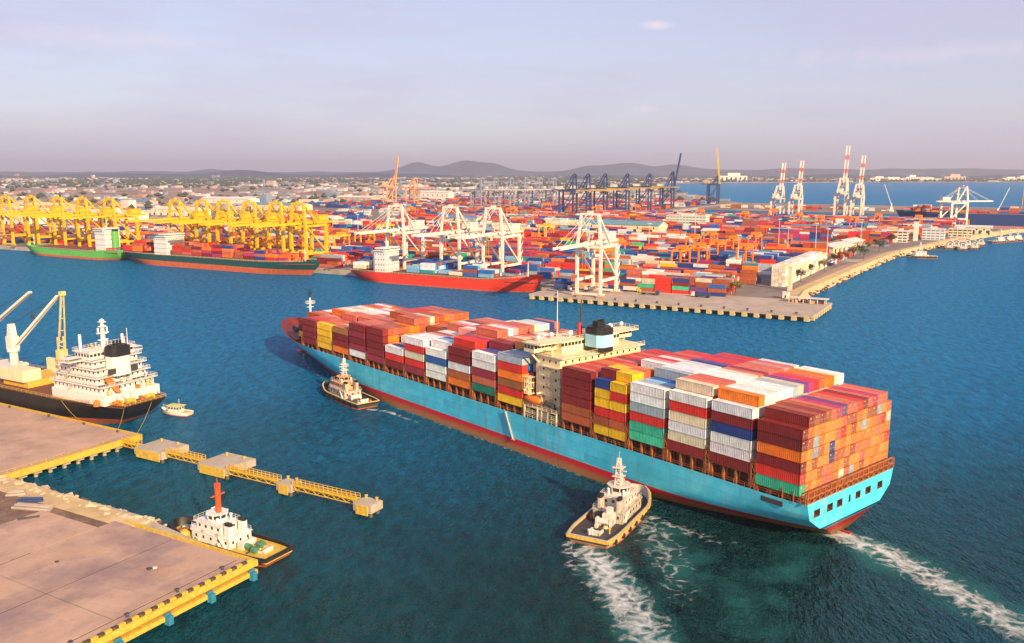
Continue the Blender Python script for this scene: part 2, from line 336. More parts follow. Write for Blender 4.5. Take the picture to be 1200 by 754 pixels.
# far ridge at about 17 km
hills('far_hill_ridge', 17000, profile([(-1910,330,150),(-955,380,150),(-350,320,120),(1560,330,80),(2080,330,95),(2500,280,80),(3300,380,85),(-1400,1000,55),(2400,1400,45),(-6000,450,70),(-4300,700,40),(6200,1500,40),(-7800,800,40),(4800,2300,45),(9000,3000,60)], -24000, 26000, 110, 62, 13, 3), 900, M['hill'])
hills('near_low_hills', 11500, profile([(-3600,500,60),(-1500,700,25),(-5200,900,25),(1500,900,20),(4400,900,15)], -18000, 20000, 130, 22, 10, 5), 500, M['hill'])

# ================================================================ main container ship
TH = -0.7016931; SX0, SY0 = 67.898, 198.305
DX, DY = sin(TH), cos(TH); RX, RY = cos(TH), -sin(TH)
PHI = atan2(DY, DX)
SHIP0 = (SX0+21.25*RX, SY0+21.25*RY)
def SW(x, y, z=0): return (SHIP0[0]+x*DX-y*RX, SHIP0[1]+x*DY-y*RY, z)
ship = thing('container_ship', 'huge light blue container ship with red waterline, loaded high, in mid channel', 'container ship', (SHIP0[0], SHIP0[1], 0), PHI)

def hull_mat(name, top, stripe, low, z1, z2, streak=(.30,.12,.05)):
    m, nt, p = base_mat(name); l = nt.links.new
    t = nd(nt, 'ShaderNodeTexCoord').outputs['Object']
    sep = nd(nt, 'ShaderNodeSeparateXYZ'); l(t, sep.inputs[0])
    n = nd(nt, 'ShaderNodeTexNoise'); n.inputs['Scale'].default_value = .22; n.inputs['Detail'].default_value = 8; n.inputs['Roughness'].default_value = .7; l(t, n.inputs['Vector'])
    mp = nd(nt, 'ShaderNodeMapping'); mp.inputs['Scale'].default_value = (.9, .9, .07); l(t, mp.inputs[0])
    n2 = nd(nt, 'ShaderNodeTexNoise'); n2.inputs['Scale'].default_value = .6; n2.inputs['Detail'].default_value = 8; n2.inputs['Roughness'].default_value = .7; l(mp.outputs[0], n2.inputs['Vector'])
    def rng(src, a, b, c, d):
        r = nd(nt, 'ShaderNodeMapRange'); r.inputs[1].default_value = a; r.inputs[2].default_value = b; r.inputs[3].default_value = c; r.inputs[4].default_value = d; l(src, r.inputs[0]); return r.outputs[0]
    def mix(f, a, b):
        x = nd(nt, 'ShaderNodeMix', data_type='RGBA'); l(f, x.inputs[0])
        for s, v in ((6, a), (7, b)):
            if isinstance(v, tuple): x.inputs[s].default_value = (*v, 1)
            else: l(v, x.inputs[s])
        return x.outputs[2]
    topc = mix(rng(n.outputs['Fac'], .3, .7, 0, 1), tuple(c*.82 for c in top), tuple(min(1, c*1.12) for c in top))
    topc = mix(rng(n.outputs['Fac'], .52, .70, 0, .45), topc, (.26, .58, .66))
    # plating: strakes about 11 by 2.4 m, each a touch lighter or darker, with faint weld seams
    cb = nd(nt, 'ShaderNodeCombineXYZ'); l(sep.outputs[0], cb.inputs[0]); l(sep.outputs[2], cb.inputs[1])
    br = nd(nt, 'ShaderNodeTexBrick'); br.inputs['Scale'].default_value = 1; br.inputs['Brick Width'].default_value = 11; br.inputs['Row Height'].default_value = 2.4; br.inputs['Mortar Size'].default_value = .05
    br.inputs['Color1'].default_value = (.86, .86, .86, 1); br.inputs['Color2'].default_value = (1.06, 1.06, 1.06, 1); br.inputs['Mortar'].default_value = (.7, .7, .7, 1); l(cb.outputs[0], br.inputs['Vector'])
    pmul = nd(nt, 'ShaderNodeVectorMath', operation='MULTIPLY'); l(topc, pmul.inputs[0]); l(br.outputs['Color'], pmul.inputs[1]); topc = pmul.outputs[0]
    topc = mix(rng(n2.outputs['Fac'], .54, .74, 0, .7), topc, streak)
    addn = nd(nt, 'ShaderNodeMath', operation='MULTIPLY_ADD'); l(n.outputs['Fac'], addn.inputs[0]); addn.inputs[1].default_value = 2.4; l(sep.outputs[2], addn.inputs[2])
    lowc = mix(rng(addn.outputs[0], z2+.7, z2+2.0, 0, 1), low, stripe)
    lowc = mix(rng(n2.outputs['Fac'], .5, .75, 0, .6), lowc, tuple(c*.55 for c in low))
    col = mix(rng(sep.outputs[2], z1-.04, z1+.04, 0, 1), lowc, topc)
    l(col, p.inputs['Base Color']); p.inputs['Roughness'].default_value = .45; p.inputs['Specular IOR Level'].default_value = .35
    return m
M['hull_blue'] = hull_mat('pale blue hull paint over red antifouling', (.075,.60,.78), (.62,.02,.03), (.40,.17,.06), 4.2, 2.0)
M['hull_inside'] = pm('dark red bulwark', (.15,.018,.018), .6, dirt=(.15,.05,.03), dirt_amt=.5)
def lerp(a, b, t): return a+(b-a)*t
def interp(tab, z):
    for (z0, *v0), (z1, *v1) in zip(tab, tab[1:]):
        if z <= z1: t = max(0, (z-z0)/(z1-z0)); return [lerp(p, q, t) for p, q in zip(v0, v1)]
    return list(tab[-1][1:])
# z: aft end, stem, bow run length, bow exponent, stern half breadth at the aft end, stern run length
HT = [(-1.5, 2.5, 291, 120, 1.25, 2.5, 76), (0, .5, 292, 117, 1.2, 4.0, 72), (4.2, -1.6, 295, 100, 1.05, 11.5, 46), (5.2, -2, 296, 95, 1.0, 14.5, 34), (8.5, -2, 299.5, 78, .85, 19.4, 16), (12.7, -2, 304.5, 58, .66, 20.7, 8), (17, -2, 309, 54, .60, 20.9, 8)]
def hb(s, z):
    xa, xf, lb, eb, ha, la = interp(HT, z); B = 21.45
    e = min(1, max(0, (xf-s)/lb)); f = sin(pi/2*e)**eb
    g = min(1, max(0, (s-xa)/la)); h = ha+(B-ha)*sin(pi/2*g)
    return min(B*f, h) if s > 120 else h
def sheer(s): return 12.7+3.2*(min(1, max(0, (s-250)/52))**1.6)
def ship_hull():
    lv = [-1.5, 0, 1.5, 3, 4.2, 5.2, 7, 8.5, 10.5, 12.7]; n = 80
    mb = MB(); side = {}
    for sgn in (1, -1):
        rows = []
        for iz, z in enumerate(lv):
            row = []
            for i in range(n+1):
                t = i/n; t = .5-.5*cos(pi*t)
                xa, xf = interp(HT, z)[:2]; s = lerp(xa, xf, t); zz = z
                if iz == len(lv)-1:
                    for _ in range(3): zz = sheer(s); xf = interp(HT, zz)[1]; s = lerp(xa, xf, t)
                row.append((s, sgn*hb(s, zz), zz))
            rows.append(row)
        vs = [v for r in rows for v in r]; k = n+1
        mb.add(vs, [(j*k+i, j*k+i+1, (j+1)*k+i+1, (j+1)*k+i) for j in range(len(lv)-1) for i in range(n)])
        side[sgn] = rows
    for j in range(5):     # underside of the counter
        a, b, c, d = side[1][j][0], side[1][j+1][0], side[-1][j+1][0], side[-1][j][0]
        mb.add([a, b, c, d], [(0,1,2,3)])
    o = mb.build('hull', M['hull_blue'], ship, smooth=False)
    bm = bmesh.new(); bm.from_mesh(o.data); bmesh.ops.remove_doubles(bm, verts=bm.verts, dist=.01); bmesh.ops.recalc_face_normals(bm, faces=bm.faces)
    for f in bm.faces: f.smooth = True
    bm.to_mesh(o.data); bm.free()
    # transom with real mooring openings
    out = [(side[1][j][0][1], side[1][j][0][2]) for j in range(len(lv)-1, 4, -1)] + [(side[-1][j][0][1], side[-1][j][0][2]) for j in range(5, len(lv))]
    holes = []
    for c, w in ((16.2,2.7),(10.4,2.6),(5.9,2.5),(1.2,.9),(-2.9,2.4),(-7.9,2.7),(-14.0,2.6)): holes.append((c-w/2, c+w/2, 8.7, 10.6))
    bm = bmesh.new(); es = []
    def loop(pts):
        v = [bm.verts.new((-2, y, z)) for y, z in pts]
        es.extend(bm.edges.new((v[i], v[(i+1)%len(v)])) for i in range(len(v)))
    loop(out)
    for y0, y1, z0, z1 in holes: loop([(y0,z0),(y1,z0),(y1,z1),(y0,z1)])
    bmesh.ops.triangle_fill(bm, edges=es, use_beauty=True)
    me = D.meshes.new('transom'); bm.to_mesh(me); bm.free(); me.materials.append(M['hull_blue']); link('transom', me, ship)
    for y0, y1, z0, z1 in holes:
        h = MB(); x0, x1 = -1.98, .8
        h.add([(x0,y0,z0),(x0,y1,z0),(x0,y1,z1),(x0,y0,z1),(x1,y0,z0),(x1,y1,z0),(x1,y1,z1),(x1,y0,z1)], [(4,5,6,7),(0,1,5,4),(1,2,6,5),(2,3,7,6),(3,0,4,7)])
        h.box(-.9, -.4, (y0+y1)/2-.35, (y0+y1)/2+.35, z0, z0+1.0)
        h.build('mooring_opening', M['deck_rust'], ship)
    # mooring slot in the port quarter and hull fittings
    h = MB(); h.box(4.2, 10.2, 21.2, 21.50, 10.6, 11.9, 0); h.box(4.0, 10.4, 21.3, 21.47, 10.45, 10.6, 1); h.build('side_mooring_slot', [M['dark'], M['hull_blue']], ship)
    # decks and forward bulwark
    pts = []; xs = [-1.9, 4, 10, 40, 120, 200, 235, 250]+[256+4*i for i in range(13)]
    pts = [(s, hb(s, 11.9)-.3) for s in xs if s < 302]
    poly = pts+[(s, -y) for s, y in reversed(pts)]
    d = MB(); d.prism(poly, 11.6, 12.25); d.build('main_deck', M['deck_rust'], ship)
    b = MB()
    for sgn in (1, -1):
        vs = []; cnt = 0
        for i in range(n+1):
            lo, hi = side[sgn][-2][i], side[sgn][-1][i]
            if hi[0] < 246: continue
            t = (12.2-lo[2])/(hi[2]-lo[2]); p = [lerp(lo[j], hi[j], t) for j in range(3)]; cnt += 1
            vs += [(p[0]-.6, sgn*max(.01, abs(p[1])-.45), 12.2), (hi[0]-.5, sgn*max(.01, abs(hi[1])-.4), hi[2]+.04), (hi[0]+.08, hi[1]+sgn*.08, hi[2]+.04)]
        b.add(vs, [(3*i+j, 3*i+3+j, 3*i+4+j, 3*i+1+j) for i in range(cnt-1) for j in range(2)])
    b.build('bow_bulwark', M['hull_inside'], ship)
    d = MB(); fp = [(s, max(.2, hb(s, 12.4)-.9)) for s in (264, 272, 280, 288, 294, 298, 301)]; d.prism(fp+[(s, -y) for s, y in reversed(fp)], 12.3, 13.0); d.build('forecastle_deck', M['hull_inside'], ship)
    for s, y in ((291, 4), (291, -4), (284, 6.5), (284, -6.5), (276, 0)):
        d = MB(); d.tube((s, y-1.6, 14), (s, y+1.6, 14), .9, n=10); d.box(s-1.3, s+1.3, y-2.0, y-1.6, 13, 14.6); d.box(s-1.3, s+1.3, y+1.6, y+2.0, 13, 14.6)
        d.build('mooring_winch', M['dark'], ship)
    d = MB(); d.side_prism([(267.5,12.3),(268.3,12.3),(266.3,18.5),(265.8,18.5)], -15, 15); d.build('breakwater', M['red_paint'], ship)
    # rudder head and skeg
    d = MB(); d.side_prism([(-2.6,-1.5),(6,-1.5),(6,.3),(-2.2,.25)], -.55, .55); d.build('rudder', M['red_paint'], ship)
    d = MB(); d.tube((292, 0, -.9), (301, 0, -.7), 2.2, 1.0, n=12); d.build('bulbous_bow', M['red_paint'], ship, smooth=True)
ship_hull()

TIER = 2.743; BP = 13.897; FWD0 = 100.28
# bay: aft end x, base height, name
BAYS = {}
for k, zb in enumerate((14.37, 16.5, 16.4, 16.0, 14.6, 15.6)): BAYS['A%d' % k] = (k*BP, zb, '%s bay from the stern' % ORD[k+1])
for k, zb in enumerate((15.3, 16.3, 15.9, 16.0, 15.5, 15.4, 15.5, 15.1, 14.6, 14.4, 14.4, 14.4)): BAYS['F%d' % k] = (FWD0+k*BP, zb, '%s bay ahead of the bridge' % ORD[k+1])
PORT = {   # outermost port stack, top to bottom
 'A0': 'darkred darkred orange darkred red green', 'A1': 'white darkred navy white white darkred', 'A2': 'white red cream white cream darkred', 'A3': 'white white grey red green green',
 'A5': 'darkred darkred darkred darkred rust rust', 'F0': 'grey red orange brown red yellow', 'F1': 'white white maroon salmon darkgreen', 'F2': 'darkred darkred white rust orange',
 'F3': 'white blue white white', 'F4': 'white red cream red maroon', 'F5': 'white red darkred', 'F6': 'darkred darkred darkred darkred maroon', 'F7': 'darkred maroon darkred maroon white',
 'F8': 'brown darkred darkred orange', 'F9': 'yellow yellow yellow yellow', 'F10': 'darkred darkred darkred darkred', 'F11': 'darkred darkred yellow'}
A4L = 'yellow red yellow red rust yellow'.split(); A4R = 'navy yellow yellow red rust yellow'.split()     # aft and forward twenty-footers
HGT = {'A0': [6]+[7]*15+[6], 'A1': [6]+[7]*16, 'A2': [6]+[7]*16, 'A3': [6]*4+[7]*13, 'A4': [6]+[7]*4+[6]*3+[7]*9, 'A5': [6]*17,
 'F0': [6]*3+[7]*13+[6], 'F1': [5]*3+[6]*14, 'F2': [5]+[6]*4+[7]*12, 'F3': [4]+[5]*5+[6]*11, 'F4': [5]*8+[6]*9, 'F5': [3]*3+[4]*5+[5]*9, 'F6': [5]*6+[6]*11, 'F7': [5]*8+[6]*9,
 'F8': [4]*5+[5]*12, 'F9': [4]*5+[5]*12, 'F10': [4]*6+[5]*11, 'F11': [0]*2+[4]*13+[0]*2}
HGT['F11'] = [0]*2+[3]*2+[4]*9+[3]*2+[0]*2
TOPS = {'A0': 'darkred darkred rust maroon rust salmon magenta purple salmon salmon red maroon salmon magenta salmon salmon salmon',
 'A1': 'white orange white white white white white grey cream purple magenta red salmon orange orange cream white', 'A2': 'white cream salmon salmon salmon white white white cream salmon maroon salmon salmon salmon pink salmon white',
 'A3': 'white grey lightblue blue grey white white white white white navy purple red red magenta red red', 'A4': 'white yellow orange yellow salmon grey darkred grey white pink red white salmon red salmon red red',
 'A5': 'darkred salmon red salmon red salmon orange red salmon maroon red salmon red salmon red red red', 'F0': 'grey grey lightblue brown brown rust pink white salmon salmon cream white salmon rust salmon salmon rust',
 'F1': 'white purple blue maroon darkred salmon salmon cream pink salmon salmon white white rust navy salmon salmon', 'F2': 'rust red red magenta salmon salmon salmon white pink salmon salmon salmon cream white white navy salmon',
 'F3': 'white white lightblue blue pink salmon pink white salmon darkred salmon salmon orange salmon salmon white white', 'F4': 'white white white white pink rust white white salmon pink white maroon rust salmon salmon pink navy',
 'F5': 'white navy grey white blue pink purple maroon rust salmon salmon red rust salmon salmon rust salmon', 'F6': 'salmon rust salmon rust rust orange salmon rust salmon cream rust rust orange salmon rust rust rust'}
for k in ('F7','F8','F9','F10','F11'): TOPS[k] = None
rc = random.Random(11)
# container mesh, length along x, origin at the centre of its floor
def container_mesh(name, Lc, H=2.63, doors=True):
    mb = MB(); w = 1.22; l = Lc/2
    n = int(Lc/.55); 
    def wall(fn, m=0):
        # ribbed sheet, fn(t along, inset) -> two points (low, high)
        vs = []; ts = []
        for i in range(n):
            a = -l+.18+(Lc-.36)*i/n; st = (Lc-.36)/n
            ts += [(a, .0), (a+st*.35, .0), (a+st*.5, .07), (a+st*.85, .07)]
        ts.append((l-.18, 0))
        for t, d in ts: vs += list(fn(t, d))
        mb.add(vs, [(2*i, 2*i+2, 2*i+3, 2*i+1) for i in range(len(ts)-1)], m)
    wall(lambda t, d: ((t, w-.03-d, .16), (t, w-.03-d, H-.14)))
    wall(lambda t, d: ((t, -w+.03+d, .16), (t, -w+.03+d, H-.14)))
    wall(lambda t, d: ((t, -w+.1, H-.02-d*.5), (t, w-.1, H-.02-d*.5)))
    for y in (-1, 1):
        mb.box(-l, l, y*w-(.09 if y > 0 else 0), y*w+(0 if y > 0 else .09), 0, .17); mb.box(-l, l, y*w-(.09 if y > 0 else 0), y*w+(0 if y > 0 else .09), H-.14, H)
        for x in (-1, 1): mb.box(x*l-(.18 if x > 0 else 0), x*l+(0 if x > 0 else .18), y*w-(.2 if y > 0 else 0), y*w+(0 if y > 0 else .2), 0, H)
    mb.box(-l+.02, -l+.1, -w+.1, w-.1, .05, H-.02); mb.box(l-.1, l-.02, -w+.1, w-.1, .05, H-.02)
    if doors:
        mb.box(-l-.01, -l+.03, -.03, .03, .15, H-.15)
    me = mb.mesh(name, [M['box']]); return me
def door_mesh():
    mb = MB(); H = 2.63
    for y in (-.95, -.35, .35, .95): mb.tube((0, y, .12), (0, y, H-.12), .035, n=5, m=0); mb.box(-.05, .03, y-.12, y+.12, .9, 1.12, 0)
    mb.box(-.02, .03, .35, .75, 1.95, 2.15, 1)
    return mb.mesh('door_gear', [M['lockbar'], M['cream']])
CM40 = container_mesh('container_forty_foot', 12.19); CM20 = container_mesh('container_twenty_foot', 6.06); DOOR = door_mesh()
boxes = []      # every box aboard: bay,row,tier,x centre,z,len,colour
for bay, (x0, zb, nm) in BAYS.items():
    port = PORT.get(bay); port = port.split() if port else None
    tops = TOPS.get(bay); tops = tops.split() if tops else None
    for row in range(17):
        h = HGT[bay][row]
        if bay == 'F11' and row in (0, 1, 15, 16): continue
        y = 20.0-2.5*row
        if bay == 'F10' and row in (0,16) and False: continue
        for t in range(h):
            z = zb+t*TIER; top = t == h-1
            if bay[0] == 'F' and int(bay[1:]) >= 6: c = rc.choices(['rust','salmon','orange','amber','darkred','red','cream','white'], [5,4,5,8,2,1,1,.5])[0]
            elif bay == 'A0': c = rc.choices(['rust','orange','salmon','amber','red','cream','grey','navy'], [3,6,3,10,1,.4,.6,.4])[0]
            elif bay == 'A5': c = rc.choices(['darkred','rust','maroon','red'], [5,3,2,2])[0]
            elif bay in ('A1','A2','A3'): c = rc.choices(['white','cream','grey','rust','lightblue','salmon','red'], [6,4,3,2,2,2,1])[0]
            else: c = rc.choices(['rust','salmon','orange','darkred','white','cream','blue','brown','maroon','grey'], [5,4,3,4,3,2,2,3,2,1])[0]
            if top:
                if tops: c = tops[row]
                elif bay in ('F9','F10','F11') and 7 <= row <= 11 and rc.random() < .8: c = 'white' if rc.random() < .6 else 'cream'
                elif bay == 'F8' and row in (2, 3, 4): c = ['grey','navy','white'][row-2]
                else: c = rc.choices(['salmon','rust','orange','red','white','pink'], [8,4,2,2,1.6,1])[0]
            if row == 0 and port: c = port[len(port)-1-t] if t < len(port) else port[0]
            if bay == 'F11' and row == 2: c = port[len(port)-1-min(t,2)]
            if bay == 'A4':
                if row == 0: parts = [(x0+3.05, 6.06, A4L[5-t]), (x0+9.15, 6.06, A4R[5-t])]
                elif top and row < 5: parts = [(x0+3.05, 6.06, ['','yellow','yellow','salmon','orange'][row]), (x0+9.15, 6.06, ['','darkred','yellow','yellow','salmon'][row])]
                else: parts = [(x0+6.1, 12.19, c)]
            elif bay == 'F11': parts = [(x0+6.1, 12.19, c)]
            else: parts = [(x0+6.1, 12.19, c)]
            for i, (xc, ln, cc) in enumerate(parts): boxes.append(dict(bay=bay, row=row, t=t, h=h, x=xc, y=y, z=z, L=ln, c=cc, sub=i if len(parts) > 1 else None))
# rough size each box shows towards the photograph's side: its outer, roof and aft faces that no neighbour covers
camx, camy = -SHIP0[0], -SHIP0[1]
clx, cly = camx*DX+camy*DY, -(camx*RX+camy*RY)
order = list(BAYS)
def shown(b):
    hs = HGT[b['bay']]; dist2 = (b['x']-clx)**2+(b['y']-cly)**2+(b['z']-CAM_H)**2; dist = sqrt(dist2)
    nx, ny, nz = (clx-b['x'])/dist, (cly-b['y'])/dist, (CAM_H-b['z'])/dist
    ar = 0
    if b['t'] == b['h']-1: ar += b['L']*2.4*nz
    if ny > 0 and (b['row'] == 0 or hs[b['row']-1] <= b['t']): ar += b['L']*2.7*ny
    if nx < 0:
        i = order.index(b['bay']); hid = False
        if b['bay'] not in ('A0', 'F0'): prev = order[i-1]; hid = BAYS[prev][1]+HGT[prev][b['row']]*TIER > b['z']+1.5 and b['row'] > 0
        if not hid: ar += 2.4*2.7*-nx
    return ar/dist2
for b in boxes:
    b['s'] = shown(b)
    if b['bay'] == 'A0' and b['s'] > 0: b['s'] += 1
    if b['row'] == 0 and b['s'] > 0: b['s'] += .5
boxes.sort(key=lambda b: -b['s'])
N_SHIP = 270
def shade(c, r): 
    k = r.uniform(.85, 1.12); return tuple(min(.9, x*k*r.uniform(.95, 1.05)) for x in PAL[c])
shipmass = []      # boxes too small or hidden to pick apart
for i, b in enumerate(boxes):
    col = shade(b['c'], rc)
    if i < N_SHIP and b['s'] > 0:
        o = link('shipping_container', CM40 if b['L'] > 7 else CM20, None, SW(b['x'], b['y'], b['z']), PHI); o.color = (*col, 1)
        half = '' if b['sub'] is None else (', aft half', ', forward half')[b['sub']]
        tr = 'top tier' if b['t'] == b['h']-1 else '%s tier up' % ORD[b['t']+1]
        rw = 'port edge row' if b['row'] == 0 else ('starboard edge row' if b['row'] == 16 else '%s row from port' % ORD[b['row']+1])
        tag(o, '%s container%s, %s, %s, %s' % (CNAME[b['c']], half, BAYS[b['bay']][2], rw, tr), 'container', 'containers stacked on the big blue ship')
        if b['bay'] == 'A0' and (b['t'] > 0 or True):
            d = link('door_gear', DOOR, o); d.location = (-b['L']/2-.05, 0, 0)
    else:
        shipmass.append((SW(b['x'], b['y'], b['z']), PHI, b['L'], col))
def mass(name, items, label, mat, H=2.62):
    vs = []; fs = []; cs = []
    for (x, y, z), rz, Lc, col in items:
        c, s = cos(rz), sin(rz); l, w = Lc/2-.03, 1.2; b = len(vs)
        for zz in (z+.04, z+H):
            for px, py in ((-l,-w),(l,-w),(l,w),(-l,w)): vs.append((x+px*c-py*s, y+px*s+py*c, zz))
        fs += [(b+4,b+5,b+6,b+7),(b,b+1,b+5,b+4),(b+1,b+2,b+6,b+5),(b+2,b+3,b+7,b+6),(b+3,b,b+4,b+7)]
        cs += [(*col, 1)]*20
    me = D.meshes.new(name); me.from_pydata(vs, [], fs); me.materials.append(mat)
    at = me.color_attributes.new('Col', 'FLOAT_COLOR', 'CORNER'); at.data.foreach_set('color', [k for c in cs for k in c])
    me.update(); o = link(name, me); return tag(o, label, 'containers', None, 'stuff')
mass('ship_container_stacks', shipmass, 'remaining stacked containers in the deck bays of the big blue ship', M['box_mass'])

# under-deck supports, lashing bridges
for bay, (x0, zb, nm) in BAYS.items():
    Lb = 12.2
    mb = MB(); hw = 14 if bay == 'F11' else 18.4; mb.box(x0+.6, x0+Lb-.6, -hw, hw, 12.25, zb-.35); mb.box(x0+.2, x0+Lb-.2, -hw-.6, hw+.6, zb-.35, zb-.03)
    mb.build('hatch_cover', M['deck_rust'], ship)
    for sgn in (1, -1):
        mb = MB()
        if bay == 'F11': continue
        for x in (x0+.3, x0+Lb*.36, x0+Lb*.67, x0+Lb-.3):
            y = sgn*20.6; mb.box(x-.3, x+.3, y-.28, y+.28, 12.25, zb-.05)
            mb.box(x-.22, x+.22, sgn*18.95-.2, sgn*18.95+.2, 12.25, zb-.05)
        mb.box(x0+.1, x0+Lb-.1, sgn*20.0-1.1, sgn*20.0+1.1, zb-.22, zb-.02)
        mb.build('stack_support', M['steel_rust'], ship)
def lashing(x, zt):
    mb = MB()
    for i in range(9):
        y = 21.0-i*5.25; 
        for dx in (-.55, .55): mb.box(x+dx-.14, x+dx+.14, y-.18, y+.18, 12.25, zt)
    for z in (zt, zt-2.7): mb.box(x-.75, x+.75, -21.2, 21.2, z-.16, z)
    for y in (21.1, -21.1):
        mb.beam((x-.6, y, 12.4), (x+.6, y, zt-2.7), .18); mb.beam((x+.6, y, 12.4), (x-.6, y, zt-2.7), .18)
        mb.beam((x-.6, y, zt-2.6), (x+.6, y, zt), .16)
    mb.rail([(x-.75, 21.2, zt), (x+.75, 21.2, zt)], r=.08); mb.build('lashing_bridge', M['steel_rust'], ship)
for k in range(1, 6): lashing(k*BP-.85, 19.2)
for k in range(1, 12): lashing(FWD0+k*BP-.85, 17.4)
# stern lashing platform: orange lattice along the top of the transom
mb = MB()
for z in (12.75, 14.1, 15.6): mb.box(-1.9, -1.6, -20.6, 20.6, z-.14, z+.14)
mb.box(-1.95, -.1, -20.7, 20.7, 14.0, 14.18)
for i in range(17):
    y = 20.4-i*2.55; mb.box(-1.9, -1.62, y-.14, y+.14, 12.7, 15.6); mb.box(-.5, -.2, y-.12, y+.12, 12.25, 14.0)
    if i < 16: mb.beam((-1.75, y, 12.8), (-1.75, y-2.55, 14.0), .16)
for sgn in (1, -1):
    for x in (-1.7, 1.5, 4.5): mb.box(x-.15, x+.15, sgn*21.2-.15, sgn*21.2+.15, 12.6, 15.4)
mb.build('stern_platform', M['steel_rust'], ship)
for sgn in (1, -1): mb = MB(); mb.rail([(x, sgn*21.2, 12.7) for x in range(-1, 246, 13)], r=.09, step=3); mb.build('deck_rail', M['steel_rust'], ship)

# accommodation block
hx0, hx1 = 85.6, 96.6
mb = MB(); mb.box(hx0, hx1, -18.4, 18.4, 12.25, 33.2)
for z in (18.2, 21.2, 24.2, 27.2, 30.2): mb.box(hx0-1.1, hx0+.01, -17.6, 17.6, z-.12, z+.08)
mb.build('deckhouse', M['cream'], ship)
mb = MB(); mb.box(84.0, 98.2, -19.0, 19.0, 33.2, 33.5); mb.build('bridge_deck', M['cream'], ship)
mb = MB(); mb.box(90.5, 98.0, -13, 13, 33.5, 37.1); mb.box(93.2, 98.0, 13, 22.4, 34.4, 37.1); mb.box(93.2, 98.0, -22.4, -13, 34.4, 37.1); mb.box(90.2, 98.4, -22.7, 22.7, 37.1, 37.4)
for sgn in (1, -1): mb.beam((95.5, sgn*18.2, 30.5), (95.5, sgn*22, 34.4), .5)
wh = mb.build('wheelhouse', M['cream'], ship)
mb = MB()
for i in range(30):
    y = -21.6+i*1.49
    mb.box(97.99, 98.06, y-.58, y+.58, 35.6, 36.7)
    if abs(y) > 13.2: mb.box(93.14, 93.21, y-.58, y+.58, 35.6, 36.7)
    else: mb.box(90.44, 90.51, y-.58, y+.58, 35.6, 36.7)
for sgn in (1, -1):
    for x in (94.0, 95.6, 97.2): mb.box(x-.6, x+.6, sgn*22.36-.06, sgn*22.36+.1, 35.6, 36.7)
mb.build('bridge_windows', M['glass'], wh)
mb = MB()
for z in (14.6, 16.6, 19.6, 22.6, 25.6, 28.6, 31.4):
    for y in [(-16+2.9*i) for i in range(12)]: mb.box(hx0-.05, hx0+.02, y-.35, y+.35, z, z+.9)
    for x in (87.4, 90.2, 93, 95.4):
        if (x*7+z*3) % 3 > .9:
            for sgn in (1, -1): mb.box(x-.3, x+.3, sgn*18.4-.05, sgn*18.4+.05, z, z+.8)
mb.build('cabin_windows', M['glass'], ship)
mb = MB()
for z in (18.28, 21.28, 24.28, 27.28, 30.28): mb.rail([(hx0-1.05, 17.5, z), (hx0-1.05, -17.5, z)], r=.07, step=2)
mb.rail([(84.1, 18.9, 33.5), (84.1, -18.9, 33.5)], r=.08); mb.rail([(84.1, 18.9, 33.5), (93, 18.9, 33.5)], r=.08)
mb.rail([(90.3, 22.6, 37.4), (98.3, 22.6, 37.4), (98.3, -22.6, 37.4), (90.3, -22.6, 37.4), (90.3, 22.6, 37.4)], r=.08)
for sgn in (1, -1):      # stair flights up the port and starboard side
    for k in range(6):
        z = 12.3+k*3; x = 86.5 if k % 2 else 91.5
        mb.beam((x, sgn*19.2, z), (178-x, sgn*19.2, z+3), .7, .12); mb.box(84.8, 93.2, sgn*19.2-.8, sgn*19.2+.8, z+2.9, z+3.0)
        mb.rail([(84.8, sgn*20, z+3), (93.2, sgn*20, z+3)], r=.07)
mb.build('rails_and_stairs', M['cream'], ship)
# funnel
def octo(cx, cy, lx, ly, c): return [(cx-lx/2+c,cy-ly/2),(cx+lx/2-c,cy-ly/2),(cx+lx/2,cy-ly/2+c),(cx+lx/2,cy+ly/2-c),(cx+lx/2-c,cy+ly/2),(cx-lx/2+c,cy+ly/2),(cx-lx/2,cy+ly/2-c),(cx-lx/2,cy-ly/2+c)]
fn = MB(); fn.prism(octo(86.9, 0, 8.2, 7.6, 1.6), 33.5, 35.0, 1); fn.prism(octo(86.9, 0, 8.2, 7.6, 1.6), 35.0, 39.0, 0); fn.prism(octo(86.9, 0, 8.2, 7.6, 1.6), 39.0, 40.8, 1); fn.prism(octo(86.9, 0, 7.4, 6.8, 1.8), 40.8, 41.4, 1)
fo = fn.build('funnel', [M['funnel_blue'], M['black']], ship)
fn = MB(); fn.prism(octo(87.2, 0, 3.6, 3.2, .6), 41.4, 43.0)
for dy in (-1.0, 0, 1.0): fn.tube((86.4, dy, 42.8), (86.2, dy, 43.6), .32, n=8)
fn.build('exhaust_uptake', M['black'], fo)
# masts and domes
mb = MB(); mb.tube((95.2, 0, 37.4), (95.2, 0, 49), .38, .22, n=8)
for z, w in ((41.5, 3.4), (43.5, 2.6), (45.5, 3.0), (47.5, 1.6)): mb.box(95.0, 95.4, -w/2, w/2, z, z+.22)
mb.box(94.0, 96.4, -1.4, 1.4, 39.6, 39.8); mb.build('radar_mast', M['dark'], ship)
mb = MB(); mb.tube((97, 9, 37.4), (97, 9, 52.5), .16, .1, n=6); mb.build('signal_pole', M['white'], ship)
for x, y, r in ((94, 6, .9), (94, -6, .8), (96, 12.5, .75), (95, -13.5, .9), (95.8, -20, .7), (95, 19, .8)):
    mb = MB(); mb.tube((x, y, 37.4), (x, y, 38.6), .22, n=6); mb.tube((x, y, 38.4), (x, y, 38.8), r, n=10); mb.dome(x, y, 38.8, r); mb.build('satellite_dome', M['white'], ship, smooth=True)
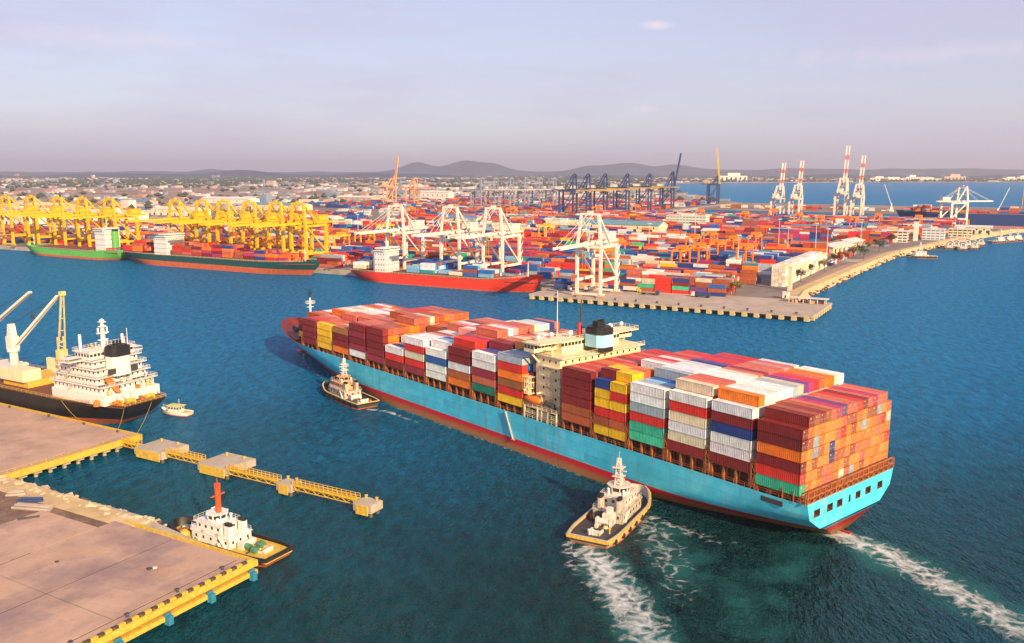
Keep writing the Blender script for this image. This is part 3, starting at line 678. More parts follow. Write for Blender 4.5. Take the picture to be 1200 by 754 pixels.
mb = MB(); mb.tube((92.5, 3.5, 37.4), (92.5, 3.5, 41.5), .8, .5, n=8); mb.dome(92.5, 3.5, 41.5, .75); mb.build('antenna_post', M['red_paint'], ship)
# lifeboat, davits and crane on the port side
def lifeboat(mb, x0, x1, y, z, r):
    k = 10; vs = []; n = 12
    for i in range(k+1):
        t = i/k; x = lerp(x0, x1, t); rr = r*(sin(pi*min(max(t, .04), .96)))**.42
        for j in range(n):
            a = 2*pi*j/n; vs.append((x, y+rr*.92*cos(a), z+rr*(1.0 if sin(a) > 0 else .85)*sin(a)))
    mb.add(vs, [(i*n+j, i*n+(j+1)%n, (i+1)*n+(j+1)%n, (i+1)*n+j) for i in range(k) for j in range(n)]+[tuple(range(n)), tuple(range(k*n+n-1, k*n-1, -1))])
mb = MB(); lifeboat(mb, 92.2, 99.6, 20.4, 18.6, 1.55); mb.build('lifeboat', M['orange'], ship, smooth=True)
mb = MB()
for x in (92.8, 99.0): mb.box(x-.25, x+.25, 19.0, 19.6, 12.3, 21.6); mb.box(x-.25, x+.25, 19, 21.6, 21.2, 21.7); mb.box(x-.25, x+.25, 20.9, 21.4, 12.3, 16.6)
for z in (16.4, 14.4): mb.box(84, 99.6, 19.0, 21.3, z-.12, z)
mb.rail([(84, 21.2, 16.4), (99.6, 21.2, 16.4)], r=.1); mb.rail([(84, 21.2, 14.4), (99.6, 21.2, 14.4)], r=.1); mb.rail([(84, 21.3, 12.7), (99.6, 21.3, 12.7)], r=.1)
for x in (84.2, 88, 91): mb.box(x-.2, x+.2, 20.9, 21.3, 12.3, 16.4)
for k in range(3):
    for j in range(3): mb.box(97.6+k*.9, 97.8+k*.9, 18.4+j*1.2, 18.6+j*1.2, 20, 25.5)
for z in (20, 21.8, 23.6, 25.4): mb.box(97.2, 99.8, 18.3, 21.0, z, z+.2)
mb.build('boat_davits', M['cream'], ship)
mb = MB(); mb.tube((87.2, 20.4, 14.4), (87.2, 20.4, 18), .9, .8, n=10); mb.tube((86.2, 20.2, 18.1), (90.2, 20.2, 18.9), .8, n=8); mb.build('provision_winch', M['dark'], ship)
mb = MB(); mb.tube((89.5, 18.2, 33.5), (89.5, 18.2, 36.5), .4, n=8); mb.beam((89.5, 18.2, 36.3), (84.8, 20.2, 38.5), .35); mb.build('provision_crane', M['cream'], ship)
# accommodation ladder on the hull
mb = MB()
mb.beam((108, 21.75, 12.4), (104.2, 21.75, 4.0), .55, .18); mb.box(103.2, 104.6, 21.5, 22.3, 3.8, 3.95)
for k in range(14): t = k/13; mb.box(lerp(108,104.2,t)-.2, lerp(108,104.2,t)+.2, 21.7, 22.2, lerp(12.4,4,t), lerp(12.4,4,t)+.06)
mb.beam((108, 22.15, 13.3), (104.2, 22.15, 4.9), .08); mb.build('boarding_ladder', M['tug_grey'], ship)
# foremast
mb = MB(); mb.tube((284.5, 0, 13), (284.5, 0, 31), .75, .35, n=8); mb.box(282.9, 286.1, -1.6, 1.6, 13, 17.6); mb.box(283.6, 285.4, -2.2, 2.2, 26.0, 26.2); mb.rail([(283.6,-2.2,26.2),(285.4,-2.2,26.2),(285.4,2.2,26.2),(283.6,2.2,26.2),(283.6,-2.2,26.2)], r=.1)
mb.box(284.3, 284.7, -1.8, 1.8, 24.2, 24.5); fm = mb.build('foremast', M['white'], ship)
mb = MB(); mb.tube((284.5, 0, 29), (284.5, 0, 33.5), .55, .35, n=8); mb.box(284.1, 284.9, -.8, .8, 30.5, 31.6); mb.build('masthead_light', M['black'], fm)

# ================================================================ smaller vessels
def gen_hull(name, Ln, B, zd, bands, mats, parent, rise=0, rise_aft=0, run=.28, exp_d=.7, exp_w=1.15, stern=.8, stern_w=.35, rake=.05, n=30, zb=-1.2, aft_over=.04):
    """ship's side from stem to stern; x from 0 (stern) to Ln (stem head); bands = [(top z, material index), ...]"""
    zs = [zb]+[b[0] for b in bands[:-1]]
    k = 5; zs = sorted(set([zb]+[b[0] for b in bands[:-1]]+[zb+(zd-zb)*i/k for i in range(1, k)]))+[zd]
    mb = MB(); rows = {}
    def sh(t): return zd+rise*max(0, (t-.72)/.28)**1.4+rise_aft*max(0, (.22-t)/.22)**.5*(1 if rise_aft else 0)
    def half(t, q):      # q 0 at bottom .. 1 at deck
        r = run*lerp(1.5, 1, q); e = min(1, (1-t)/r); f = max(0, sin(pi/2*e))**lerp(exp_w, exp_d, q)
        g = min(1, t/.2); h = lerp(stern_w, stern, q); h = h+(1-h)*sin(pi/2*g)
        return B/2*min(f, h)
    for sgn in (1, -1):
        vs = []
        for iz, z in enumerate(zs):
            q = (z-zb)/(zd-zb); x0 = Ln*aft_over*(1-q)**1.5; x1 = Ln*(1-rake*(1-q))
            for i in range(n+1):
                t = .5-.5*cos(pi*i/n); zz = sh(t) if iz == len(zs)-1 else z
                vs.append((lerp(x0, x1, t), sgn*half(t, q), zz))
        rows[sgn] = vs; m1 = n+1
        for j in range(len(zs)-1):
            zc = (zs[j]+zs[j+1])/2; mi = next(b[1] for b in bands if zc <= b[0])
            mb.add([v for v in vs[j*m1:(j+2)*m1]], [(i, i+1, m1+i+1, m1+i) for i in range(n)], mi)
    for j in range(len(zs)-1):
        zc = (zs[j]+zs[j+1])/2; mi = next(b[1] for b in bands if zc <= b[0])
        mb.add([rows[1][j*m1], rows[1][(j+1)*m1], rows[-1][(j+1)*m1], rows[-1][j*m1]], [(0,1,2,3)], mi)
    o = mb.build(name, mats, parent)
    bm = bmesh.new(); bm.from_mesh(o.data); bmesh.ops.remove_doubles(bm, verts=bm.verts, dist=.005); bmesh.ops.recalc_face_normals(bm, faces=bm.faces)
    for f in bm.faces: f.smooth = True
    for e in bm.edges:
        if len(e.link_faces) == 2 and e.calc_face_angle(0) > .6: e.smooth = False
    bm.to_mesh(o.data); bm.free()
    def deck_poly(z_in=.15):
        pts = [(Ln*t, half(t, 1)-z_in) for t in [0.003]+[i/24 for i in range(1, 24)]+[.985]]
        return pts+[(x, -y) for x, y in reversed(pts)]
    return half, sh, deck_poly

def tyre(mb, x, y, z, ax, r=.55, t=.22):
    vs = []; n, k = 10, 6
    for i in range(n):
        a = 2*pi*i/n
        for j in range(k):
            b = 2*pi*j/k; rr = r+t*cos(b); h = t*sin(b)
            p = (rr*cos(a), h, rr*sin(a)) if ax == 'y' else (h, rr*cos(a), rr*sin(a))
            vs.append((x+p[0], y+p[1], z+p[2]))
    mb.add(vs, [(i*k+j, ((i+1)%n)*k+j, ((i+1)%n)*k+(j+1)%k, i*k+(j+1)%k) for i in range(n) for j in range(k)])
def wins(mb, x0, x1, y0, y1, z, h, sp=1.2, w=.8, e=.03):
    n = max(1, int((y1-y0)/sp))
    for i in range(n):
        y = y0+(i+.5)*(y1-y0)/n; mb.box(x0-e, x0+e, y-w/2, y+w/2, z, z+h); mb.box(x1-e, x1+e, y-w/2, y+w/2, z, z+h)
    n = max(1, int((x1-x0)/sp))
    for i in range(n):
        x = x0+(i+.5)*(x1-x0)/n; mb.box(x-w/2, x+w/2, y0-e, y0+e, z, z+h); mb.box(x-w/2, x+w/2, y1-e, y1+e, z, z+h)

def tug(label, loc, rz, Ln=34, B=11.5, hullm='black', rubm='rubber', deckm='dark', upper='white', house='white', mastm='white', capm='yellow_dull', funnelm='white', style=0, group=None):
    t = thing('tugboat', label, 'tugboat', loc, rz, group)
    half, sh, dp = gen_hull('hull', Ln, B, 2.4, [(.5, 1), (9, 0)], [M[hullm], M['boot_orange']], t, rise=1.6, run=.34, exp_d=.5, exp_w=.8, stern=.86, stern_w=.7, rake=.04, n=28, zb=-1)
    d = MB(); d.prism(dp(.3), 1.0, 1.55); d.build('deck', M[deckm], t)
    # bulwark cap and rubbing fender following the deck edge
    ts = [i/40 for i in range(0, 40)]+[.985]
    for nm, out, z0, z1, mt in (('fender', .42, -.75, -.1, rubm), ('bulwark_cap', .1, -.08, .14, capm)):
        m = MB()
        for sgn in (1, -1):
            pts = [(Ln*tt+(.0 if tt < .9 else .35), sgn*(half(tt, 1)), sh(tt)) for tt in ts]
            vs = []
            for x, y, z in pts:
                inn = -.35 if nm == 'bulwark_cap' else -.05
                vs += [(x, y+sgn*inn, z+z0), (x, y+sgn*out, z+z0), (x, y+sgn*out, z+z1), (x, y+sgn*inn, z+z1)]
            m.add(vs, [(4*i+j, 4*i+4+j, 4*i+4+(j+1)%4, 4*i+(j+1)%4) for i in range(len(pts)-1) for j in range(4)]+[(0,1,2,3)])
        y0 = half(0, 1); m.box(-out, .3, -y0, y0, sh(0)+z0+.004, sh(0)+z1-.004); m.build(nm, M[mt], t)
    for tt in (.08, .2, .32, .44, .56, .68, .8):
        for sgn in (1, -1):
            m = MB(); tyre(m, Ln*tt, sgn*(half(tt, 1)+.45), sh(tt)-1.0, 'y', .5, .24); m.build('tyre', M['rubber'], t, smooth=True)
    # deckhouse
    x0, x1 = Ln*.36, Ln*.78; w = B*.33
    m = MB(); m.prism([(x0,-w),(x1-2,-w),(x1,-w*.55),(x1,w*.55),(x1-2,w),(x0,w)], 1.55, 4.3); m.prism([(x0-.3,-w-.3),(x1-1.7,-w-.3),(x1+.3,-w*.55),(x1+.3,w*.55),(x1-1.7,w+.3),(x0-.3,w+.3)], 4.3, 4.45)
    dh = m.build('deckhouse', M[house], t)
    m = MB(); wins(m, x0, x1-2.2, -w, w, 2.7, .8, 2.2, .6); m.build('portholes', M['glass'], dh)
    x2, x3 = Ln*.46, Ln*.70; w2_ = B*.25
    m = MB(); m.prism([(x2,-w2_),(x3,-w2_),(x3,w2_),(x2,w2_)], 4.45, 6.7); m.prism([(x2-.5,-w2_-.5),(x3+.7,-w2_-.5),(x3+.7,w2_+.5),(x2-.5,w2_+.5)], 6.7, 6.85); dh2 = m.build('upper_deckhouse', M[upper], t)
    m = MB(); wins(m, x2, x3, -w2_, w2_, 5.3, .8, 2.0, .7); m.build('portholes', M['glass'], dh2)
    cx = Ln*.575; r = B*.22
    oc = lambda rr: [(cx+rr*cos(pi/8+pi/4*i), rr*sin(pi/8+pi/4*i)) for i in range(8)]
    m = MB(); m.prism(oc(r), 6.85, 7.75); m.prism(oc(r*1.02), 8.85, 9.0); m.prism(oc(r*1.22), 9.0, 9.2)
    for i in range(8): a = pi/8+pi/4*i; m.beam((cx+r*cos(a), r*sin(a), 7.75), (cx+r*1.02*cos(a), r*1.02*sin(a), 8.85), .22)
    whl = m.build('wheelhouse', M[upper], t)
    m = MB(); m.prism(oc(r*.95), 7.75, 8.85); m.build('windows', M['glass'], whl)
    m = MB(); m.rail([(x2-.4,-w2_-.4,6.85),(x3+.5,-w2_-.4,6.85),(x3+.5,w2_+.4,6.85),(x2-.4,w2_+.4,6.85),(x2-.4,-w2_-.4,6.85)], r=.06, step=1.5); m.rail([(x0,-w,4.45),(x1-2,-w,4.45),(x1,-w*.5,4.45),(x1,w*.5,4.45),(x1-2,w,4.45),(x0,w,4.45)], r=.06, step=1.5); m.build('railing', M['white'], t)
    # funnels aft
    for sgn in (1, -1):
        m = MB(); m.prism(octo(Ln*.40, sgn*w*.62, 2.4, 1.3, .3), 4.45, 7.4, 0); m.prism(octo(Ln*.40, sgn*w*.62, 2.2, 1.1, .3), 7.4, 8.1, 1); m.build('funnel', [M[funnelm], M['black']], t)
    # mast with lattice, platforms and lamps
    m = MB(); hm = 15.2 if style < 2 else 16.2; bx = cx-.6
    tp = .45
    if style == 2: m.prism(octo(bx, 0, 1.0, 1.2, .2), 9.2, hm)
    for dx in (-1, 1):
        for dy in (-1, 1):
            if style < 2: m.beam((bx+dx*.8, dy*.8, 9.2), (bx+dx*tp, dy*tp, hm), .2)
    k = 5 if style < 2 else 0
    for i in range(k):
        za, zb_ = lerp(9.2, hm, i/k), lerp(9.2, hm, (i+1)/k); ra, rb = lerp(.8, tp, i/k), lerp(.8, tp, (i+1)/k)
        for sg in (1, -1): m.beam((bx-ra, sg*ra, za), (bx+rb, sg*rb, zb_), .12); m.beam((bx+sg*ra, -ra, za), (bx+sg*rb, rb, zb_), .12)
        if i in (1, 3): m.box(bx-1.3, bx+1.3, -1.5, 1.5, zb_-.06, zb_+.06)
    m.box(bx-.5, bx+.5, -.5, .5, hm, hm+1.2); m.tube((bx, 0, hm+1), (bx, 0, hm+3), .07, n=5); m.box(bx-.2, bx+.2, -2.1, 2.1, hm-2.2, hm-2.0)
    m.build('mast', M[mastm], t)
    m = MB(); m.box(cx+.3, cx+.6, -1.3, 1.3, 10.4, 10.65); m.tube((cx+.45, 0, 9.2), (cx+.45, 0, 10.4), .15, n=6); m.build('radar_scanner', M['grime_white'], t)
    for sgn in (1, -1): m = MB(); m.tube((cx-2.4, sgn*2.1, 6.85), (cx-2.4, sgn*2.1, 8.2), .3, n=7); m.dome(cx-2.4, sgn*2.1, 8.2, .45); m.build('fire_monitor', M['white'], t)
    # winches and gear
    m = MB(); m.tube((Ln*.84, -1.5, 2.4), (Ln*.84, 1.5, 2.4), .8, n=10); m.box(Ln*.82, Ln*.86, -2, -1.5, 1.5, 3.2); m.box(Ln*.82, Ln*.86, 1.5, 2, 1.5, 3.2); m.build('bow_winch', M['steel_rust'], t)
    m = MB(); m.tube((Ln*.30, -1.6, 2.4), (Ln*.30, 1.6, 2.4), .9, n=10); m.box(Ln*.275, Ln*.325, -2.2, -1.6, 1.5, 3.4); m.box(Ln*.275, Ln*.325, 1.6, 2.2, 1.5, 3.4); m.build('tow_winch', M['grime_white'], t)
    m = MB(); m.box(Ln*.1, Ln*.11, -1.6, 1.6, 1.5, 2.9); m.box(Ln*.1, Ln*.18, -1.6, -1.2, 1.5, 2.3); m.box(Ln*.1, Ln*.18, 1.2, 1.6, 1.5, 2.3); m.build('tow_bitts', M['grime_white'], t)
    rv = random.Random(int(Ln*7+B)); deck_z = 1.56
    for k in range(16):
        tt = rv.choice((rv.uniform(.06, .3), rv.uniform(.8, .9), rv.uniform(.36, .74))); yy = rv.uniform(-.6, .6)*half(tt, 1)
        if .34 < tt < .8: yy = rv.choice((-1, 1))*(w+rv.uniform(.5, 1.0))
        x = Ln*tt; m = MB(); kind = k % 4
        if kind == 0: m.box(x-.6, x+.6, yy-.35, yy+.35, deck_z, deck_z+.8); m.box(x-.65, x+.65, yy-.4, yy+.4, deck_z+.8, deck_z+.88); m.build('deck_locker', M[rv.choice(('grime_white', 'orange', 'steel_rust'))], t)
        elif kind == 1: m.tube((x, yy, deck_z), (x, yy, deck_z+1.2), .18, n=7); m.tube((x, yy, deck_z+1.2), (x, yy, deck_z+1.5), .4, .3, n=8); m.build('vent', M[rv.choice(('white', 'yellow_dull'))], t)
        elif kind == 2: [m.tube((x, yy, deck_z+.16*j), (x, yy, deck_z+.16*j+.14), .75-.08*j, .7-.08*j, n=10) for j in range(3)]; m.build('rope_coil', M['derrick'], t)
        else: m.tube((x, yy-.35, deck_z), (x, yy-.35, deck_z+.7), .16, n=7); m.tube((x, yy+.35, deck_z), (x, yy+.35, deck_z+.7), .16, n=7); m.box(x-.1, x+.1, yy-.5, yy+.5, deck_z+.4, deck_z+.52); m.build('bitts', M['dark'], t)
    for k in range(4):
        sg = 1 if k % 2 else -1; m = MB(); tyre(m, lerp(x0, x1-2.5, .3+.4*(k//2)), sg*(w+.36), 4.95, 'y', .32, .09); m.build('life_ring', M['orange'], t, smooth=True)
    for sg in (1, -1): m = MB(); m.beam((x0+1.2, sg*(w+.25), 1.56), (x0+3.4, sg*(w+.25), 4.4), .5, .1); m.build('ladder', M['grime_white'], t)
    if style == 2:
        m = MB(); m.prism([(x, y*.93) for x, y in dp(.9) if x < Ln*.24], 1.56, 1.75); m.build('deck_mat', M['yellow_dull'], t)
        for i, (gx, gy, gr) in enumerate(((Ln*.17, 1.9, .9), (Ln*.2, -1.2, 1.0), (Ln*.25, 1.2, .8))): m = MB(); m.tube((gx-.7, gy, 2.4), (gx+.7, gy, 2.6), gr, n=9); m.build('hawser_reel', M['moss'], t)
        for gx, gy in ((Ln*.84, 2.4), (Ln*.80, -2.6), (Ln*.9, 0)): m = MB(); m.dome(gx, gy, 1.56, 1.5, 1.3); m.build('rope_pile', M['yellow_dull' if gy else 'moss'], t)
    if style == 1:
        m = MB(); m.box(x0-2.6, x0-.2, -2.2, .5, 1.56, 4.6); m.box(x0-2.0, x0-.8, -1.8, -.4, 4.6, 6.2); m.build('engine_casing', M['grime_white'], t)
        m = MB(); m.box(x0-1.6, x0-.1, .9, 3.0, 1.56, 4.0); m.build('deck_locker', M['black'], t)
    return t
def head(p, q): return atan2(q[1]-p[1], q[0]-p[0])
tug('white tug with yellow rails escorting near the blue ship\'s stern, foaming wake behind', (*spot(688, 641), 0), radians(62), 37, 12.5, 'tug_grey', 'yellow_dull', 'dark', 'grime_white', 'tug_grey', 'grime_white', 'tug_grey', 'tug_grey', 1)
tug('small tug with white wheelhouse alongside the blue ship\'s bow', (*spot(432, 479), 0), head(spot(432, 479), spot(378, 455)), 36, 11, 'dark', 'rubber', 'dark', 'peach', 'tug_grey', 'white', 'derrick', 'tug_grey', 0)
px_, py_, _ = W(-15.2, -404.6); tug('moored tug with tall orange red mast at the near quay corner', (px_, py_, 0), GA+pi, 35.5, 10.5, 'black', 'rubber', 'yellow_dull', 'white', 'white', 'mast_red', 'black', 'white', 2).scale = (1, 1, .9)

# ---------------------------------------------------------------- bulk carrier at the pier on the left
def bulk_carrier():
    sx, sy, _ = W(-137, -346.5); t = thing('bulk_carrier', 'black hulled bulk carrier with white superstructure and deck cranes at the left pier', 'cargo ship', (sx, sy, 0), GA+pi)
    Ln, B, zd = 185, 28, 9.0
    half, sh, dp = gen_hull('hull', Ln, B, zd, [(2.6, 1), (40, 0)], [M['black'], M['boot_orange']], t, rise=3, run=.2, exp_d=.6, exp_w=1, stern=.62, stern_w=.12, rake=.05, n=40, aft_over=.07)
    d = MB(); d.prism(dp(.2), zd-.7, zd-.1); d.build('deck', M['deck_rust'], t)
    m = MB(); tt = [i/60 for i in range(61)]
    for sgn in (1, -1):
        m = MB(); m.rail([(Ln*k, sgn*(half(k, 1)-.15), sh(k)) for k in tt if k < .98], r=.1, step=2.4); m.build('deck_rail', M['yellow_dull'], t)
    m = MB(); m.rail([(0, half(0, 1)-.1, zd), (0, -half(0, 1)+.1, zd)], r=.1); m.build('stern_rail', M['yellow_dull'], t)
    # superstructure: stepped tiers
    m = MB(); m.box(7, 37, -11.5, 11.5, zd-.1, 12.4); m.build('poop_house', M['white'], t)
    tiers = ((9.5, 36.5, 10.8, 12.4, 15.4), (12.5, 36, 10.2, 15.4, 18.2), (13.5, 34, 9.6, 18.2, 21.0), (15.5, 32, 9.2, 21.0, 23.8))
    for i, (xa, xb, w, z0, z1) in enumerate(tiers):
        m = MB(); m.box(xa, xb, -w, w, z0+.02, z1); m.box(xa-1.6, xb+.8, -w-1, w+1, z1-.18, z1); dk = m.build('deck_tier', M['white'], t)
        m = MB(); wins(m, xa, xb, -w, w, z0+1.2, .8, 2.1, .65); m.build('windows', M['glass'], dk)
        m = MB(); m.rail([(xb+.7,-w-.9,z1),(xa-1.5,-w-.9,z1),(xa-1.5,w+.9,z1),(xb+.7,w+.9,z1)], r=.08, step=1.8); m.build('railing', M['white'], dk)
    m = MB(); m.box(17, 25.2, -9, 9, 23.8, 26.6); m.box(20, 24.6, -15.2, 15.2, 23.62, 23.9); m.box(20, 24.6, -15.2, -9, 24.9, 25.0); m.box(20, 24.6, 9, 15.2, 24.9, 25.0); m.box(16.5, 26, -9.6, 9.6, 26.6, 26.8)
    br = m.build('bridge', M['white'], t)
    m = MB(); wins(m, 17, 25.2, -9, 9, 25.0, 1.0, 1.4, 1.1); m.build('bridge_windows', M['glass'], br)
    m = MB(); m.rail([(16.6,-9.5,26.8),(25.9,-9.5,26.8),(25.9,9.5,26.8),(16.6,9.5,26.8),(16.6,-9.5,26.8)], r=.08, step=1.6); m.rail([(20,15,23.9),(24.6,15,23.9)], r=.08); m.rail([(20,-15,23.9),(24.6,-15,23.9)], r=.08); m.build('bridge_rail', M['grime_white'], br)
    m = MB(); m.tube((21.5, 0, 26.8), (21.5, 0, 36.5), 1.0, .55, n=8)
    for z, w in ((29.5, 3.8), (32, 4.6), (34.5, 2.8), (36.2, 1.8)): m.box(21.1, 21.9, -w/2, w/2, z, z+.3); m.box(20.2, 22.8, -.9, .9, z-.1, z+.1)
    for y in (-1.8, 1.8): m.tube((21.5, y, 32.3), (21.5, y, 34.2), .35, n=6)
    m.dome(21.5, 0, 36.5, .9); m.build('main_mast', M['white'], t)
    for x, y, h in ((24, 7.5, 5.2), (17.5, -5, 4.2), (18.5, -7.8, 6)): m = MB(); m.tube((x, y, 26.8), (x, y, 26.8+h), .55 if h < 6 else .15, .5 if h < 6 else .1, n=8); m.dome(x, y, 26.8+h, .6 if h < 6 else .2); m.build('antenna_post', M['white'], t)
    m = MB(); m.prism(octo(11.6, 1.5, 6, 7.5, 1.2), 18.3, 25.2, 0); m.prism(octo(11.6, 1.5, 6.2, 7.7, 1.2), 25.2, 28.6, 1); m.prism(octo(11.6, 1.5, 5, 6.4, 1.2), 28.6, 29.1, 1)
    for y in (.3, 1.7, 3): m.tube((11.6, y, 29), (11.2, y, 30.6), .4, n=8, m=1)
    fo = m.build('funnel', [M['white'], M['black']], t)
    m = MB(); m.box(14.4, 15.4, -7, 7, 18.4, 20.6); m.box(9.0, 9.4, -4.5, 7.5, 19.2, 21.2); m.build('louvre_panel', M['dark'], fo)
    # free fall lifeboat on its ramp
    m = MB(); 
    for y in (4.6, 7.2): m.beam((15, y, 17.2), (4.5, y, 10.6), .35, .6)
    for x, z in ((6, 11), (10, 13.6), (13.5, 15.8)): m.box(x-.2, x+.2, 4.4, 7.4, zd, z)
    m.build('lifeboat_ramp', M['grime_white'], t)
    m = MB(); vs = []; n = 10
    for i in range(9):
        k = i/8; cx, cz = lerp(13.6, 6.2, k), lerp(18.1, 13.4, k); r = 1.5*sin(pi*min(.95, max(.06, k)))**.45
        for j in range(n): a = 2*pi*j/n; vs.append((cx+r*.5*sin(a), 5.9+r*cos(a), cz+r*.85*sin(a)))
    m.add(vs, [(i*n+j, i*n+(j+1)%n, (i+1)*n+(j+1)%n, (i+1)*n+j) for i in range(8) for j in range(n)]+[tuple(range(n)), tuple(range(8*n+n-1, 8*n-1, -1))]); m.build('free_fall_lifeboat', M['orange'], t, smooth=True)
    for x, y, s in ((3.5, 4, 1), (3.5, -4, 1), (5, 8.6, .8)): m = MB(); m.tube((x, y-1.4*s, zd+1), (x, y+1.4*s, zd+1), .8*s, n=10); m.box(x-1, x+1, y-1.9*s, y-1.4*s, zd, zd+1.6); m.build('mooring_winch', M['orange' if s < 1 else 'yellow_dull'], t)
    m = MB(); m.dome(10, 12.4, 10.0, 1.2); m.tube((10, 12.4, zd), (10, 12.4, 10), 1.2, n=10); m.build('orange_life_raft', M['orange'], t)
    rv = random.Random(4)
    for k in range(34):
        x, y, z = rv.choice(((rv.uniform(1, 6.5), rv.uniform(-8, 8), zd-.1), (rv.uniform(7, 9), rv.uniform(-10, 10), 12.4), (rv.uniform(16, 24), rv.uniform(-8, 8), 26.8), (rv.uniform(38, 50), rv.uniform(-12, 12), zd-.1), (rv.uniform(10, 12), rv.uniform(-9.5, 9.5), 15.4), (rv.uniform(24, 31), rv.uniform(-8.5, 8.5), 23.8)))
        m = MB(); h = rv.uniform(.8, 2.2)
        if k % 3 == 0: m.tube((x, y, z), (x, y, z+h), .28, n=7); m.tube((x, y, z+h), (x, y, z+h+.35), .6, .45, n=8); m.build('mushroom_vent', M[rv.choice(('white', 'yellow_dull', 'grime_white'))], t)
        elif k % 3 == 1: m.box(x-.7, x+.7, y-.5, y+.5, z, z+h*.7); m.box(x-.8, x+.8, y-.6, y+.6, z+h*.7, z+h*.7+.1); m.build('deck_locker', M[rv.choice(('orange', 'steel_rust', 'grime_white', 'dark'))], t)
        else: m.tube((x, y, z), (x, y, z+h+1.5), .12, n=6); m.box(x-.3, x+.3, y-.3, y+.3, z+h+1.2, z+h+1.5); m.build('lamp_post', M['grime_white'], t)
    for sgn in (1, -1):
        for k, (xa, z0, z1) in enumerate(((27, 12.4, 15.4), (30, 15.4, 18.2), (28, 18.2, 21), (26, 21, 23.8))):
            m = MB(); m.beam((xa, sgn*11.4, z0), (xa-3.6, sgn*11.4, z1), .9, .15); m.rail([(xa, sgn*11.8, z0), (xa-3.6, sgn*11.8, z1)], r=.07, step=1.2); m.build('outside_stair', M['grime_white'], t)
    # hatches: coaming and raised covers
    for i, x in enumerate((56, 85, 112, 138)):
        m = MB(); m.box(x, x+16, -9, 9, zd-.1, zd+2.2); hc = m.build('hatch_coaming', M['yellow_dull'], t)
        m = MB()
        if i == 0: m.box(x+.5, x+15.5, 3.2, 10.4, zd+2.3, zd+6.6); m.box(x+.5, x+15.5, -10, -8.6, zd+2.3, zd+7)
        else: m.box(x+.2, x+15.8, -9.4, 9.4, zd+2.3, zd+3.2)
        for k in range(5): m.box(x+1.5+3.1*k, x+1.8+3.1*k, -9.45, -8.5, zd+2.25, zd+3.4)
        m.build('hatch_cover', M['cream' if i == 0 else 'grime_white'], hc)
    # deck cranes
    for i, (x, ang, el, ln) in enumerate(((79, 12, 42, 31), (106, 4, 31, 42))):
        m = MB(); m.tube((x, 0, zd), (x, 0, 20), 1.7, 1.5, n=12); m.tube((x, 0, 19.4), (x, 0, 20.4), 2.3, n=12); cp = m.build('crane_pedestal', M['crane_white'], t)
        ca, sa = cos(radians(180+ang)), sin(radians(180+ang))
        m = MB(); m.box(x-1.8, x+1.8, -1.7, 1.7, 20.4, 25.5); m.side_prism([(x-1.6,25.5),(x+1.6,25.5),(x+.6,30.5),(x-.6,30.5)], -1.2, 1.2); m.build('crane_house', M['crane_white'], cp)
        m = MB(); bx, bz = ln*cos(radians(el)), ln*sin(radians(el)); p0 = (x+ca*1.8, sa*1.8, 22)
        for off in (-1.0, 1.0):
            o0 = (p0[0]-sa*off, p0[1]+ca*off, 22); o1 = (x+ca*(1.8+bx)-sa*off*.45, sa*(1.8+bx)+ca*off*.45, 22+bz); m.beam(o0, o1, .5, .9)
        for k in range(1, 9):
            q = k/9; c = [lerp(p0[0], x+ca*(1.8+bx), q), lerp(p0[1], sa*(1.8+bx), q), 22+bz*q]; w = lerp(1, .45, q); m.beam((c[0]-sa*w, c[1]+ca*w, c[2]), (c[0]+sa*w, c[1]-ca*w, c[2]), .2)
        m.build('crane_boom', M['crane_white'], cp)
        m = MB(); tip = (x+ca*(1.8+bx), sa*(1.8+bx), 22+bz)
        for off in (-.4, .4): m.beam((x-sa*off, ca*off, 30.3), (tip[0]-sa*off, tip[1]+ca*off, tip[2]), .1)
        m.beam(tip, (tip[0], tip[1], tip[2]-9), .1); m.box(tip[0]-.5, tip[0]+.5, tip[1]-.5, tip[1]+.5, tip[2]-10.4, tip[2]-9); m.build('crane_cable', M['dark'], cp)
    # twin-legged yellow stores derrick ahead of the house
    m = MB()
    for y in (-1.5, 1.5): m.beam((53.5, y-4, zd), (53.5, y*.8-4, 27), .55); m.beam((53.5, y-4, 20), (50.0, y*.35-4, 44), .4)
    for k in range(8): z = 10.5+k*2.0; m.beam((53.5, -5.4, z), (53.5, -2.6, z+1.6), .3)
    for k in range(5): q = k/5; m.beam((lerp(53.5,50.0,q), -4-1.5*(1-.65*q), lerp(20,44,q)), (lerp(53.5,50.0,q), -4+1.5*(1-.65*q), lerp(20,44,q)), .22)
    m.box(52.4, 54.6, -5.8, -2.2, 18, 22); m.beam((53.5, -4, 27), (50.0, -4, 44), .14); m.box(49.2, 50.8, -5, -3, 43.4, 45); m.build('stores_derrick', M['derrick'], t)
    return t
bulk_carrier()
# small white workboat beyond the carrier's stern
bx_, by_ = spot(212, 489); t = thing('workboat', 'small white workboat with yellow cabin roof beside the black carrier\'s stern', 'boat', (bx_+3, by_+2, 0), GA+radians(192))
half, sh, dp = gen_hull('hull', 13, 4.4, 1.5, [(.3, 1), (9, 0)], [M['white'], M['boot_orange']], t, rise=.8, run=.45, exp_d=.7, exp_w=.9, stern=.8, stern_w=.7, n=16, zb=-.6)
m = MB(); m.prism(dp(.15), .9, 1.15); m.build('deck', M['yellow_dull'], t)
m = MB(); m.box(4, 9, -1.5, 1.5, 1.15, 3.4); cb = m.build('cabin', M['white'], t)
m = MB(); wins(m, 4, 9, -1.5, 1.5, 2.2, .8, 1.1, .8); m.build('windows', M['glass'], cb)
m = MB(); m.box(3.2, 9.4, -1.8, 1.8, 3.4, 3.6); m.build('cabin_roof', pm('pale yellow green canopy', (.6,.6,.2), .7), cb)
